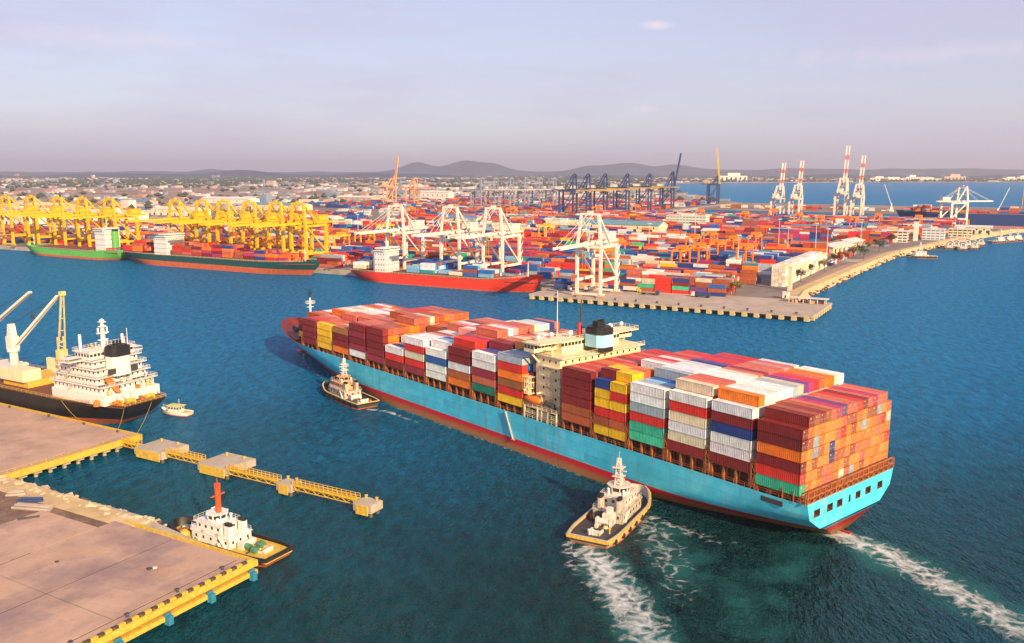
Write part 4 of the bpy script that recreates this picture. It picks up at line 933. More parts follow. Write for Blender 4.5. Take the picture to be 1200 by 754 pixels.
m = MB(); m.tube((5, 0, 3.6), (5, 0, 6), .08, n=5); m.rail([(9.5, 1.2, 1.6), (12.3, 0, 2.2), (9.5, -1.2, 1.6)], r=.05); m.build('mast', M['white'], t)

# ================================================================ near quay, pier and dolphins
def apron_mat():
    m = pm('pinkish worn concrete slab', (.45,.30,.225), .9, var=.16, scale=.09, bump=.15, bscale=1.5); nt = m.node_tree; l = nt.links.new
    p = next(n for n in nt.nodes if n.type == 'BSDF_PRINCIPLED'); col = p.inputs['Base Color'].links[0].from_socket
    g = nd(nt, 'ShaderNodeNewGeometry').outputs['Position']; mp = nd(nt, 'ShaderNodeMapping'); mp.inputs['Rotation'].default_value = (0, 0, -GA_); l(g, mp.inputs[0])
    def layer(scale, vec, lo, hi, amt, c, det=7, rough=.65):
        nonlocal col
        mq = nd(nt, 'ShaderNodeMapping'); mq.inputs['Scale'].default_value = vec; l(mp.outputs[0], mq.inputs[0])
        n = nd(nt, 'ShaderNodeTexNoise'); n.inputs['Scale'].default_value = scale; n.inputs['Detail'].default_value = det; n.inputs['Roughness'].default_value = rough; l(mq.outputs[0], n.inputs['Vector'])
        r = nd(nt, 'ShaderNodeMapRange'); r.inputs[1].default_value = lo; r.inputs[2].default_value = hi; r.inputs[4].default_value = amt; l(n.outputs['Fac'], r.inputs[0])
        x = nd(nt, 'ShaderNodeMix', data_type='RGBA'); x.inputs[7].default_value = (*c, 1); l(r.outputs[0], x.inputs[0]); l(col, x.inputs[6]); col = x.outputs[2]
    layer(.05, (1, 1, 1), .46, .64, .85, (.235, .165, .17))        # old grey-violet stains
    layer(.07, (1.2, .8, 1), .55, .72, .6, (.50, .28, .13))      # ochre dust
    layer(.16, (1.6, .35, 1), .54, .72, .38, (.18, .13, .115))   # wheel tracks along the quay
    layer(.8, (1, 1, 1), .58, .75, .5, (.22, .16, .14), 9, .75)  # small spots
    vo = nd(nt, 'ShaderNodeTexVoronoi', feature='DISTANCE_TO_EDGE'); vo.inputs['Scale'].default_value = .09; l(mp.outputs[0], vo.inputs['Vector'])
    nz = nd(nt, 'ShaderNodeTexNoise'); nz.inputs['Scale'].default_value = .6; nz.inputs['Detail'].default_value = 4; l(mp.outputs[0], nz.inputs['Vector'])
    ad = nd(nt, 'ShaderNodeVectorMath', operation='MULTIPLY_ADD'); l(nz.outputs['Color'], ad.inputs[0]); ad.inputs[1].default_value = (2, 2, 0); l(mp.outputs[0], ad.inputs[2]); l(ad.outputs[0], vo.inputs['Vector'])
    r = nd(nt, 'ShaderNodeMapRange'); r.inputs[1].default_value = .003; r.inputs[2].default_value = .010; r.inputs[3].default_value = .16; r.inputs[4].default_value = 0; l(vo.outputs['Distance'], r.inputs[0])
    x = nd(nt, 'ShaderNodeMix', data_type='RGBA'); x.inputs[7].default_value = (.14, .10, .09, 1); l(r.outputs[0], x.inputs[0]); l(col, x.inputs[6]); l(x.outputs[2], p.inputs['Base Color'])
    return m
GA_ = GA
M['apron'] = apron_mat()
M['dirt'] = pm('dark dusty earth', (.16,.10,.075), .95, var=.35, scale=.2, dirt=(.34,.22,.12), dirt_amt=.7)
ROT = GA
def gthing(name, label, cat, a, b, z=0, group=None, rz=0): x, y, _ = W(a, b); return thing(name, label, cat, (x, y, z), GA+rz, group)
q = thing('near_quay', 'near concrete quay with yellow and black kerb in the lower left', 'quay', (GC[0], GC[1], 0), GA)
# retaining body
m = MB(); m.prism([(-15.6,-600),(-15.6,-413.6),(-62,-407.4),(-330,-413),(-330,-600)], -3, 3.2); m.build('quay_body', M['concrete'], q)
m = MB(); m.prism([(-61.5,-440),(-61.5,-408.8),(-330,-414),(-330,-440)], 3.2, 3.45); m.build('earth_ground', M['dirt'], q)
for i, (a0, a1) in enumerate(((-39.7,-18.2), (-61.6,-40.05), (-84,-62), (-106,-84.4), (-128,-106.4))):
    for j in range(6):
        b1 = -414.3-32*j; b0 = b1-31.85
        if i == 2 and j == 0: b1 = -419
        if i > 2 and j == 0: b1 = -434
        m = MB(); m.box(a0, a1, b0, b1, 3.5 if i > 1 else 3.25, 3.98-.012*((i+2*j) % 3)); m.build('concrete_slab', M['apron'], q)
m = MB(); m.box(-61.8, -17.9, -600, -414.8, 3.22, 3.90); m.box(-128, -61.9, -600, -436, 3.46, 3.90); m.build('joint_filler', M['black'], q)
m = MB(); m.box(-17.9, -15.7, -600, -414.0, 3.2, 3.93); m.build('edge_slab', M['apron'], q)
m = MB(); m.box(-16.2, -14.3, -600, -413.0, 2.5, 3.88); m.box(-60, -14.3, -413.0, -412.2, 2.4, 3.8); m.build('cope_beam', M['yellow_dull'], q)
m = MB(); m.box(-15.2, -13.7, -600, -412.9, .9, 1.9); m.build('lower_waler', M['yellow_dull'], q)
KB = MB(); KB.box(-.35, .35, -.72, .72, 0, .5); KBY = KB.mesh('kerb_block', [M['yellow_dull']]); KBK = KB.mesh('kerb_block_dark', [pm('scuffed black kerb paint', (.06,.045,.03), .8, var=.5, scale=2, dirt=(.35,.24,.08), dirt_amt=.7)])
for i in range(62):
    o = link('kerb_block', KBK if i % 2 else KBY, q); o.location = (-15.0, -414.2-1.48*i, 3.885)
FB = MB(); FB.box(0, .9, -.6, .6, .1, 2.0); FB.box(-.3, 0, -.8, .8, .2, 2.4); FM = FB.mesh('blue_fender', [M['blue_fender']])
for b in (-414.6, -426.4, -437.2, -448.6, -460, -472): o = link('blue_fender', FM, q); o.location = (-13.65, b, 0)
BM = MB(); BM.tube((0,0,0), (0,0,.5), .32, .26, n=8); BM.tube((0,0,.5), (0,0,.72), .5, .4, n=8); BOL = BM.mesh('bollard', [M['dark']])
for b in (-420, -432, -444, -456): o = link('bollard', BOL, q); o.location = (-17.0, b, 3.94)
# small marks lying on the slab
for (a, b, s, mt) in ((-31, -428, .6, 'dark'), (-30.4, -427.1, .5, 'grime_white'), (-52, -436, .4, 'dark')):
    m = MB(); m.prism([(s*cos(k)*(1+.4*sin(3*k)), s*.8*sin(k)) for k in [i*.7 for i in range(9)]], 0, .25); o = m.build('loose_plate', M[mt]); x, y, _ = W(a, b); o.location = (x, y, 3.985)
    tag(o, {(-31): 'dark steel plate lying on the near quay slab', (-30.4): 'pale steel plate beside the dark plate on the near quay', (-52): 'small dark plate lying on the near quay slab further left'}[a], 'plate')
# rubble shore: boulders
rb = random.Random(5)
def stone_mesh(seed):
    r = random.Random(seed); bm = bmesh.new(); bmesh.ops.create_icosphere(bm, subdivisions=1, radius=1)
    for v in bm.verts: v.co *= r.uniform(.7, 1.25); v.co.z *= .7
    me = D.meshes.new('boulder'); bm.to_mesh(me); bm.free(); me.materials.append(M['stone']); return me
ST = [stone_mesh(i) for i in range(5)]
for me in ST[3:]: me.materials[0] = M['shade_stone']
rr = thing('rubble_shore', 'heap of pale boulders along the shore between near quay and pier', 'rocks', W(-90, -407, 0), GA)
for i in range(230):
    a = rb.uniform(-122, -55); tt = rb.random(); 
    b = -411.5+tt*7.5+1.2*sin(a*.4); z = lerp(3.5, -.2, max(0, (tt-.2)/.8))
    s = rb.uniform(.45, 1.15) if rb.random() < .75 else rb.uniform(1.1, 1.7)
    o = link('boulder', ST[rb.randrange(3) if tt < .72 else rb.randrange(5)], rr); o.location = (a+90, b+407, z); o.scale = (s, s*rb.uniform(.7, 1.2), s*.8); o.rotation_euler = (rb.uniform(-.4,.4), rb.uniform(-.4,.4), rb.uniform(0, 6.3))
m = MB(); m.prism([(-122,-416),(-56,-415.2),(-56,-409.2),(-122,-408.2)], 3.0, 3.62); o = m.build('sand_bank', M['sand'], rr); o.location = (90, 407, 0)
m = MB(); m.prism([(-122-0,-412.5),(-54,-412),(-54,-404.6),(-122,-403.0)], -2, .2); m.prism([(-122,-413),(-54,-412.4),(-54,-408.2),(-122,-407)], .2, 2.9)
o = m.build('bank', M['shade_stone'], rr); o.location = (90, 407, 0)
# clutter on the earth: tarpaulin rolls, scrap
for i, (a, b, w, l, h, mt, nm, lb) in enumerate(((-88,-419,2.2,11,1.3,'lockbar','tarpaulin_roll','long grey white tarpaulin roll on the earth by the rubble shore'), (-94,-416,1.6,7,1.0,'crane_blue','pipe_bundle','dark blue bundle of pipes on the earth by the rubble'),
        (-102,-415,2.4,5,1.2,'lockbar','tarpaulin_roll','short pale tarpaulin roll further left on the earth'), (-82,-424,1.4,6,.8,'dark','pipe_bundle','black bundle of pipes at the edge of the concrete slab'))):
    x, y, _ = W(a, b); m = MB()
    for k in range(4): m.tube((-l/2+.2*k, -w/2+w*k/3, h*.3), (l/2-.3*k, -w/2+w*k/3, h*.3), h*.32, n=7)
    for k in range(2): m.tube((-l/2+.5, -w/5+w*k/2.5, h*.75), (l/2-.6, -w/5+w*k/2.5, h*.72), h*.3, n=7)
    o = m.build(nm, M[mt]); o.location = (x, y, 3.46); o.rotation_euler = (0, 0, GA+.35+.2*i); tag(o, lb, nm.split('_')[0])

# upper pier on piles
pr = thing('pier_deck', 'concrete pier with yellow edge beam on piles beside the black carrier', 'pier', (GC[0], GC[1], 0), GA)
for i in range(4):
    for j in range(3):
        a1 = -120.0-26*i; m = MB(); m.box(a1-25.9, a1, -412.5-26*(j-1)-25.9 if j else -386.4, (-364.2 if j == 0 else -386.5-26*(j-1)), 3.0, 3.98-.01*((i+j) % 3)); m.build('concrete_slab', M['apron'], pr)
m = MB(); m.box(-119.9, -118.6, -470, -363.0, 2.2, 4.12); m.box(-330, -118.6, -363.9, -362.6, 2.2, 4.10); m.build('edge_beam', M['yellow_dull'], pr)
m = MB(); m.rail([(-119.2, b, 4.12) for b in range(-470, -362, 12)], r=.07, step=2.4); m.build('edge_rail', M['yellow_dull'], pr)
for i in range(12):
    b = -366-4.6*i; m = MB(); m.box(-123.5, -119.6, b-1.2, b+1.2, 1.2, 3.0); m.tube((-121, b, -2), (-121, b, 1.2), .6, n=8); m.build('pile_cap', M['concrete'], pr)
    m = MB(); m.tube((-130, b, -2), (-130, b, 3), .6, n=8); m.build('pile', M['concrete'], pr)
for a in (-128, -146, -166, -190): o = link('bollard', BOL, pr); o.location = (a, -365, 4.0)
m = MB(); m.box(-330, -136, -470, -368, -2, 2.9); m.build('pier_core', M['shade_stone'], pr)
# mooring lines of the carrier
for i, ((a0, b0, z0), (a1, b1, z1)) in enumerate((((-141,-352,9.2),(-128,-365,4.6)), ((-140,-341,9.2),(-119.5,-364,4.4)), ((-165,-360.5,9),(-146,-365,4.6)))):
    m = MB(); p, e = W(a0,b0,z0), W(a1,b1,z1)
    pts = [tuple(lerp(p[k], e[k], t/6)-(1.0*sin(pi*t/6) if k == 2 else 0) for k in range(3)) for t in range(7)]
    for s0, s1 in zip(pts, pts[1:]): m.tube(s0, s1, .06, n=5)
    tag(m.build('mooring_line', M['yellow_dull']), ['stern mooring line from the black carrier to a pier bollard', 'outer stern mooring line from the black carrier to the pier corner', 'spring mooring line further forward on the black carrier'][i], 'rope', 'mooring lines of the black carrier')
# dolphins and yellow walkways
dol = [(-104, -366.6, 13, 10.5, 'nearest the pier'), (-74.6, -366.4, 12.5, 11.5, 'second from the pier'), (-45, -370.6, 5.5, 4.5, 'third from the pier'), (-16, -371.2, 6, 5, 'at the outer end')]
for i, (a, b, la, lb, where) in enumerate(dol):
    t = gthing('mooring_dolphin', 'concrete mooring dolphin %s on the yellow walkway' % where, 'dolphin', a, b, 0, 'dolphins along the yellow walkway')
    m = MB(); m.box(-la/2, la/2, -lb/2, lb/2, 1.3, 3.5); m.box(-la/2+.25, la/2-.25, -lb/2+.25, lb/2-.25, 3.5, 3.62); m.build('concrete_cap', M['concrete'], t)
    for u in (-1, 1):
        for v in (-1, 1): m = MB(); m.tube((u*(la/2-1), v*(lb/2-1), -2), (u*(la/2-1), v*(lb/2-1), 1.3), .55, n=8); m.build('pile', M['shade_stone'], t)
    for u in (-.3, .3): m = MB(); m.tube((u*la, lb*.3, 3.62), (u*la, lb*.3, 4.3), .3, n=8); m.tube((u*la, lb*.3, 4.2), (u*la, lb*.3, 4.5), .45, n=8); m.build('bollard', M['yellow_dull'], t)
    m = MB(); m.box(-la/2+1, la/2-1, -lb/2-.3, -lb/2, .6, 3.2); m.build('fender_panel', M['yellow_dull'], t)
segs = [(-119, -97.8), (-110.6, -68.4), (-80.8, -42.4), (-47.6, -13.2)]
ends = [(-118.6, -110.6), (-97.4, -81), (-68.2, -47.9), (-42.1, -19.1)]
wl = ['between the pier and first dolphin', 'between the two large dolphins', 'between second and third dolphin', 'reaching the outermost dolphin']
for i, (a0, a1) in enumerate(ends):
    b = -371.4 if i > 1 else -369.6; L2 = a1-a0
    t = gthing('walkway', 'yellow steel walkway %s' % wl[i], 'walkway', a0, b, 0, 'yellow steel walkways')
    m = MB(); m.box(0, L2, -.75, .75, 3.66, 3.78); m.build('deck_grating', M['yellow_dull'], t)
    for v in (-.8, .8):
        m = MB(); m.rail([(0, v, 3.7), (L2, v, 3.7)], 1.2, 1.6, .11); m.box(0, L2, v-.12, v+.12, 3.4, 3.7); m.box(0, L2, v-.1, v+.1, 2.2, 2.4)
        n = max(2, int(L2/1.7))
        for k in range(n): m.beam((L2*k/n, v, 2.3 if k % 2 else 3.5), (L2*(k+1)/n, v, 3.5 if k % 2 else 2.3), .16)
        m.build('truss_side', M['yellow'], t)

# ================================================================ container terminal across the channel
ap = tag(thing('quay_apron', None, None, (GC[0], GC[1], 0), GA), kind='structure')
m = MB(); m.box(-172, 24, 0, 62.5, 2.7, 4.0); m.build('apron_deck', M['pale_concrete'], ap)
m = MB(); m.box(-171, 22, 3.2, 62, -2, 2.68); m.build('quay_wall', M['shade_stone'], ap)  # dark colour stands for the shaded void under the deck
FBK = MB(); FBK.box(-1.5, 1.5, -.9, 3.2, .4, 3.0); FBM = FBK.mesh('fender_block', [pm('cream fender block', (.55,.42,.22), .8, var=.25)])
for i in range(26): o = link('fender_block', FBM, ap); o.location = (20.5-7.6*i, 0, 0)
for i in range(8): o = link('fender_block', FBM, ap); o.location = (23.2, 6+7.4*i, 0); o.rotation_euler = (0, 0, pi/2)
for i in range(12): o = link('bollard', BOL, ap); o.location = (14-15*i, 1.6, 4.0); o.scale = (2, 2, 2)
yp = MB()
for poly, z in (([(-1600,53),(-172,53),(-172,63),(-16,63),(-14,300),(-2,470),(60,760),(100,960),(60,1058),(-545,1058),(-1600,1058)], 3.75), ([(-1500,1062),(-550,1062),(-550,1895),(-1500,1895)], 3.72), ([(-540,1503),(480,1503),(880,1562),(880,1700),(-540,1700)], 3.70)):
    yp.add([W(a, b, z) for a, b in poly], [tuple(range(len(poly)))])
tag(yp.build('yard_paving', M['asphalt']), kind='structure')
wq = MB(); wq.prism([w2(-1600,49),w2(-172,49),w2(-172,54.5),w2(-1600,54.5)], -2, 4.0); wq.prism([w2(-560,1055),w2(60,1055),w2(60,1064),w2(-560,1064)], -2, 4.0); wq.prism([w2(-560,1064.02),w2(-560,1880),w2(-542,1880),w2(-542,1064.02)], -2, 4.0)
tag(wq.build('quay_walls', M['pale_concrete']), kind='structure')
# roads across the yard
rd = MB()
for b0, b1 in ((352, 384), (560, 584)): rd.add([W(-1500,b0,3.79),W(-4,b0,3.79),W(-4,b1,3.79),W(-1500,b1,3.79)], [(0,1,2,3)])
tag(rd.build('yard_road', M['pale_concrete']), kind='structure')
# sea wall with its sandy road
sw = MB(); pl = [(-6,60),(-12,110),(-4,300),(6,470),(52,740),(112,972),(160,1004)]
L_, R_ = [], []
for i, (a, b) in enumerate(pl):
    p, n = pl[max(0, i-1)], pl[min(len(pl)-1, i+1)]; d = sqrt((n[0]-p[0])**2+(n[1]-p[1])**2); nx, ny = (n[1]-p[1])/d, -(n[0]-p[0])/d
    L_.append((a-nx*1, b-ny*1)); R_.append((a+nx*7, b+ny*7))
vs = []; 
for (a, b), (c, e) in zip(L_, R_):
    dx, dy = (c-a)/8, (e-b)/8
    vs += [W(a, b, 3.6), W(a, b, 4.35), W(c, e, 4.35), W(c+dx*.1, e+dy*.1, 5.0), W(c+dx*1.0, e+dy*1.0, 5.0), W(c+dx*1.2, e+dy*1.2, 3.2), W(c+dx*6, e+dy*6, -1.5)]
sw.add(vs, [(7*i+j, 7*i+7+j, 7*i+8+j, 7*i+1+j) for i in range(len(pl)-1) for j in range(6)])
tag(sw.build('sea_wall_road', M['sand']), kind='structure')
swr = thing('sea_wall_boulders', 'dark boulders along the foot of the right hand sea wall', 'rocks', W(0, 500, 0), GA)
rb = random.Random(9)
for i in range(170):
    k = rb.random()*.75; bb = lerp(112, 900, k); aa = None
    for p, n in zip(pl, pl[1:]):
        if p[1] <= bb <= n[1]: aa = lerp(p[0], n[0], (bb-p[1])/(n[1]-p[1]))
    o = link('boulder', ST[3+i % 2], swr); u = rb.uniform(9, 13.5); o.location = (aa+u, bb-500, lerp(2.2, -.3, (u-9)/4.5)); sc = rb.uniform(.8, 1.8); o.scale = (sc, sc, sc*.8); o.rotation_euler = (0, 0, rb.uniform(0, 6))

# ---------------------------------------------------------------- ship-to-shore cranes
def sts(name, label, body, boom_m, house_m, loc, rz, raised=None, hg=36, ha=59, w=16, g=27, out=46, back=17, band=None, group=None, bw=1.3):
    t = thing(name, label, 'gantry crane', loc, rz, group)
    bm_, bo, ho = M[body], M[boom_m], M[house_m]
    for x in (-w/2, w/2):
        for y in (0, g): m = MB(); m.beam((x, y, 1.6), (x, y, hg), bw, bw*1.2); m.build('leg', bm_, t)
        m = MB(); m.box(x-bw*.55, x+bw*.55, 0, g, 10.4, 12.2); m.box(x-bw*.5, x+bw*.5, 0, g, hg-2.4, hg-.4); m.beam((x, g, 12), (x, 1, hg-1.5), bw*.6); m.build('side_frame', bm_, t)
    for y in (0, g):
        m = MB(); m.box(-w/2, w/2, y-bw*.5, y+bw*.5, hg-2.2, hg-.2); m.box(-w/2-3, w/2+3, y-.7, y+.7, 1.2, 2.6); m.build('cross_beam', bm_, t)
        for x in (-w/2, w/2): m = MB(); m.box(x-4, x+4, y-.6, y+.6, .35, 1.2); [m.tube((x+dx, y-.4, .4), (x+dx, y+.4, .4), .4, n=7) for dx in (-3.2, -1.6, 1.6, 3.2)]; m.build('bogie', M['peach'] if body != 'yellow' else bm_, t)
    m = MB()
    for x in (-2.6, 2.6): m.box(x-.5, x+.5, -3, g+back, hg, hg+1.8)
    for k in range(7): y = -2+k*(g+back+2)/6; m.box(-2.6, 2.6, y-.3, y+.3, hg+.3, hg+1)
    m.rail([(-3.4, -2, hg+1), (-3.4, g+back, hg+1)], r=.15, step=4); m.build('girder', bm_, t)
    # boom, hinged at the waterside legs
    th = radians(raised) if raised else 0; hz = hg+.9; hy = -3.2
    def P(x, d, u): return (x, hy-d*cos(th)+u*sin(th)*-1*-1 if False else hy-d*cos(th)-u*sin(th)*-1, hz+d*sin(th)+u*cos(th))
    segsn = 10 if band else 1
    for k in range(segsn):
        m = MB(); d0, d1 = out*k/segsn, out*(k+1)/segsn
        for x in (-2.4, 2.4): m.beam(P(x, d0, 0), P(x, d1, 0), 1.7 if raised else 1.0, 2.2 if raised else 1.8)
        for j in range(3 if band else 10):
            d = d0+(d1-d0)*(j+.5)/(3 if band else 10); m.beam(P(-2.4, d, 0), P(2.4, d, 0), .5, .8)
            if raised: m.beam(P(-2.4, d, 0), P(2.4, min(out, d+2), 0), .3)
        m.build('boom', M[band] if band and k % 3 == 1 else bo, t)
    m = MB()
    for x in (-1, 1):
        m.beam((x*w*.5, 0, hg), (x*w*.36, 1, ha), bw*.95); m.beam((x*w*.36, 1, ha), (x*w*.46, g*.62, hg+.5), bw*.65); m.beam((x*w*.3, .4, lerp(hg, ha, .5)), (x*w*.24, g*.32, lerp(hg, ha, .5)), bw*.4)
    m.box(-w*.40, w*.40, .2, 1.8, ha-.6, ha+.9); m.box(-2, 2, .3, 1.7, ha+.9, ha+2.4); m.beam((-w*.3, .4, lerp(hg, ha, .45)), (w*.3, .4, lerp(hg, ha, .45)), bw*.5); m.build('apex_frame', bm_, t)
    m = MB()
    for x in (-2.2, 2.2):
        m.beam((x, 1, ha), (x, g+back*.7, hg+1.8), .25)
        if raised: m.beam((x, 1, ha), P(x, out*.45, .5), .4)
        else: m.beam((x, 1, ha), P(x, out*.92, .8), .22); m.beam((x, 1, ha), P(x, out*.48, .8), .22)
    m.build('stays', bm_, t)
    m = MB(); m.box(-4, 4, g-3, g+10, hg+2.2, hg+7.2); m.box(-4.3, 4.3, g-3.3, g+10.3, hg+7.2, hg+7.6); m.build('machinery_house', ho, t)
    yc = -8 if not raised else 8
    m = MB(); m.box(-2.2, 2.2, yc-2.5, yc+2.5, hg-1.1, hg-.2); m.box(-1.4, 1.4, yc+2.6, yc+5.4, hg-4.2, hg-1.2); tr = m.build('trolley', ho, t)
    for yw in (yc+2.55, yc+5.45): m = MB(); m.box(-1.2, 1.2, yw-.03, yw+.03, hg-3.8, hg-2.2); m.build('cab_window', M['glass'], tr)
    m = MB(); m.beam((-1, yc, hg-1), (-1, yc, 20), .15); m.beam((1, yc, hg-1), (1, yc, 20), .15); m.box(-3, 3, yc-1, yc+1, 19, 20); m.build('spreader', M['yellow'], t)
    m = MB()
    for k in range(10): z0, z1 = 2+k*(hg-3)/10, 2+(k+1)*(hg-3)/10; m.beam((w/2+1.2, g+(.5 if k % 2 else 3.5), z0), (w/2+1.2, g+(3.5 if k % 2 else .5), z1), .8, .25)
    m.build('stair_tower', bm_, t)
    return t
Z4 = 4.0
def wl4(a, b, z=Z4): return W(a, b, z)
yel = sts('quay_crane', 'yellow quay crane farthest left, cut by the picture edge', 'yellow', 'yellow', 'yellow', wl4(-905, 58), GA, hg=38, ha=57, bw=2.2, w=18, out=52, group='yellow quay cranes')
for a, lb in ((-855, 'yellow quay crane second from the left edge'), (-805, 'yellow quay crane third from the left edge'), (-762, 'yellow quay crane standing over the green ship'), (-716, 'yellow quay crane over the green ship\'s stern'), (-612, 'yellow quay crane over the dark green ship\'s white bridge'), (-573, 'left one of the paired yellow cranes over the dark green ship'), (-543, 'right one of the paired yellow cranes over the dark green ship'), (-508, 'yellow crane third from the dark green ship\'s bow'), (-474, 'yellow crane second from the dark green ship\'s bow'), (-446, 'yellow crane beside the dark green ship\'s bow')):
    copy_tree(yel, None, wl4(a, 58), GA, lb)
wht = sts('quay_crane', 'white quay crane over the red ship\'s bridge', 'crane_white', 'crane_white', 'crane_white', wl4(-333, 56), GA, group='white quay cranes', ha=57, w=18, bw=1.8)
for a, b, lb in ((-277, 56, 'white quay crane over the red ship\'s middle'), (-236, 56, 'white quay crane nearest the red ship\'s bow'), (-129, 8, 'white quay crane standing alone on the open apron')):
    copy_tree(wht, None, wl4(a, b), GA, lb)
blu = sts('quay_crane', 'navy crane with yellow boom, nearest of the far row', 'crane_blue', 'yellow_dull', 'crane_white', wl4(-566, 882), GA+pi/2, group='navy cranes on the far quay', ha=80, hg=52, out=62, bw=2.2)
for k, b in enumerate((939, 1016, 1125, 1247)): copy_tree(blu, None, wl4(-566, b), GA+pi/2, 'navy crane with yellow boom, %s nearest of the far row' % ORD[k+2])
sts('quay_crane', 'dark navy crane with its boom raised steeply on the far quay', 'crane_blue', 'crane_blue', 'crane_white', wl4(-566, 1390), GA+pi/2, raised=80, ha=84, hg=50, out=76, bw=2.6)
sts('quay_crane', 'navy crane with raised yellow boom at the end of the far quay', 'crane_blue', 'yellow', 'yellow_dull', wl4(-566, 1735), GA+pi/2, raised=97, ha=74, hg=52, out=92, bw=2.8)
rw = dict(body='crane_white', boom_m='crane_white', house_m='crane_white', band='crane_red')
sts('quay_crane', 'white crane with red banded boom raised, leftmost of four at back quay', loc=wl4(-246, 1050), rz=GA+pi, raised=74, ha=60, hg=40, out=62, bw=2.3, **rw)
sts('quay_crane', 'white crane with red banded boom raised, second of four at back quay', loc=wl4(-215, 1050), rz=GA+pi, raised=74, ha=62, hg=40, out=66, bw=2.3, **rw)
sts('quay_crane', 'tallest white crane with red banded raised boom at back quay', loc=wl4(-140, 1050), rz=GA+pi, raised=76, ha=74, hg=50, out=80, bw=2.7, **rw)
sts('quay_crane', 'white crane with red banded boom right of the tallest crane', loc=wl4(-114, 1050), rz=GA+pi, raised=74, ha=64, hg=44, out=70, bw=2.3, **rw)
sts('quay_crane', 'white quay crane with lowered boom over the navy ship on the right', 'crane_white', 'crane_white', 'crane_white', wl4(43, 1036), GA+pi*.72, hg=38, ha=62, w=26, bw=2.6, out=50)
# remoter cranes left of the navy row
x, y = spot(462, 241, 4); sts('quay_crane', 'faded orange crane with boom raised, far behind the white cranes', 'peach', 'peach', 'peach', (x, y, Z4), GA+pi*.9, raised=82, hg=48, ha=70, out=74, bw=2.4)
fr = None
for k, (px, py, lb) in enumerate(((488, 241, 'faded orange crane with lowered boom far behind the white cranes'), )):
    x, y = spot(px, py, 4); sts('quay_crane', lb, 'peach', 'peach', 'crane_white', (x, y, Z4), GA+pi*.5, hg=44, ha=68, out=54, bw=2.2)
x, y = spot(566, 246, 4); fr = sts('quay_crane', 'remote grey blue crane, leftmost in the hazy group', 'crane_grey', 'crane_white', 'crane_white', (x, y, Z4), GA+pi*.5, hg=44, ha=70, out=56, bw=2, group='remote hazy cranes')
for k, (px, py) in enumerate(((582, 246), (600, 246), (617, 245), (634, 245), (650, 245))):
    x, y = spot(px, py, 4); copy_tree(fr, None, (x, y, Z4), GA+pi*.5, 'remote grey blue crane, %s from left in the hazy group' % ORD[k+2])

# ---------------------------------------------------------------- yard gantries
def rtg(label, loc, mt, group):
    t = thing('yard_gantry', label, 'yard crane', loc, GA, group); b = M[mt]
    for x in (-4.5, 4.5):
        for y in (-11.5, 11.5): m = MB(); m.beam((x, y, 2.2), (x*.8, y, 20), 1.1, 1.1); m.build('leg', b, t)
        m = MB(); m.box(x*.8-.7, x*.8+.7, -13, 13, 20, 21.8); m.build('girder', b, t)
    for y in (-11.5, 11.5):
        m = MB(); m.box(-6.5, 6.5, y-.6, y+.6, 1.3, 2.3); m.beam((-4.4, y, 12), (4.4, y, 12), .5); m.build('sill_beam', b, t)
        for x in (-5.4, 5.4): m = MB(); m.tube((x, y-.4, .75), (x, y+.4, .75), .75, n=9); m.build('wheel', M['rubber'], t)
    m = MB(); m.box(-4.6, 4.6, 1, 6, 21.8, 24.4); m.box(-2, 2, 6.1, 8.6, 17.2, 19.6); m.beam((-1, 7, 19.6), (-1, 7, 21.8), .3); m.build('trolley', b, t)
    m = MB(); m.box(-2.5, 2.5, 10.2, 13, 2.4, 5.2); m.build('power_pack', M['grime_white'], t)
    return t
R0 = {}
RT = [('rtg_orange', [(797,322),(818,317),(840,312),(858,306),(872,318),(706,322),(722,309),(884,300),(812,303),(832,298)], 'orange yard gantry over the container stacks near the apron'),
      ('yellow', [(398,300),(428,296),(452,284),(548,296),(604,290),(640,285),(345,288),(280,280)], 'yellow yard gantry among the stacks behind the quay cranes'),
      ('rtg_orange', [(905,262),(872,266),(935,268),(960,272),(1000,274),(1075,272),(640,252),(700,256),(600,258),(530,254),(480,258),(1028,270),(820,262),(745,255)], 'orange yard gantry in the far part of the terminal')]
for gi, (mt, lst, base) in enumerate(RT):
    lst = sorted(lst)
    for k, (px, py) in enumerate(lst):
        x, y = spot(px, py, 4); lb = '%s, %s from the left' % (base, ORD[k+1] if k else 'first')
        if mt not in R0: R0[mt] = rtg(lb, (x, y, 3.8), mt, base+'s' if False else ['orange gantries near the apron','yellow gantries','orange gantries far back'][gi])
        else: copy_tree(R0[mt], None, (x, y, 3.8), GA, lb, ['orange gantries near the apron','yellow gantries','orange gantries far back'][gi])

# ---------------------------------------------------------------- stacked containers in the yards
yard = []
ry = random.Random(21)
PW = dict(orange=(['rust','orange','salmon','red','darkred','blue','navy','white','cream','teal','green','yellow','magenta','grey'], [16,12,9,8,7,9,8,5,5,3,2,2,3,4]),
          pale=(['white','cream','grey','salmon','lightblue','rust'], [6,5,2,2,1,2]), blue=(['blue','navy','lightblue','teal','maroon','rust','white','magenta'], [8,8,3,3,3,4,3,3]),
          red=(['red','rust','salmon','orange','darkred','magenta','navy'], [8,8,5,6,5,5,3]))
def block(a0, a1, b0, rows, tmin, tmax, pal, fill=.93, dens=1.0, z=3.8):
    n = int((a1-a0)/12.6)
    for r in range(rows):
        hprev = ry.randint(tmin, tmax); pc = None
        for i in range(n):
            if ry.random() > fill: continue
            if ry.random() < .5: hprev = ry.randint(tmin, tmax)
            names, wts = PW[pal]
            if pc is None or ry.random() < .55: pc = ry.choices(names, wts)[0]
            for k in range(hprev):
                c = pc if ry.random() < .55 else ry.choices(names, wts)[0]
                yard.append(((a0+6.3+i*12.6, b0+1.3+r*2.6, z+k*2.7), GA, 12.19, c, None))
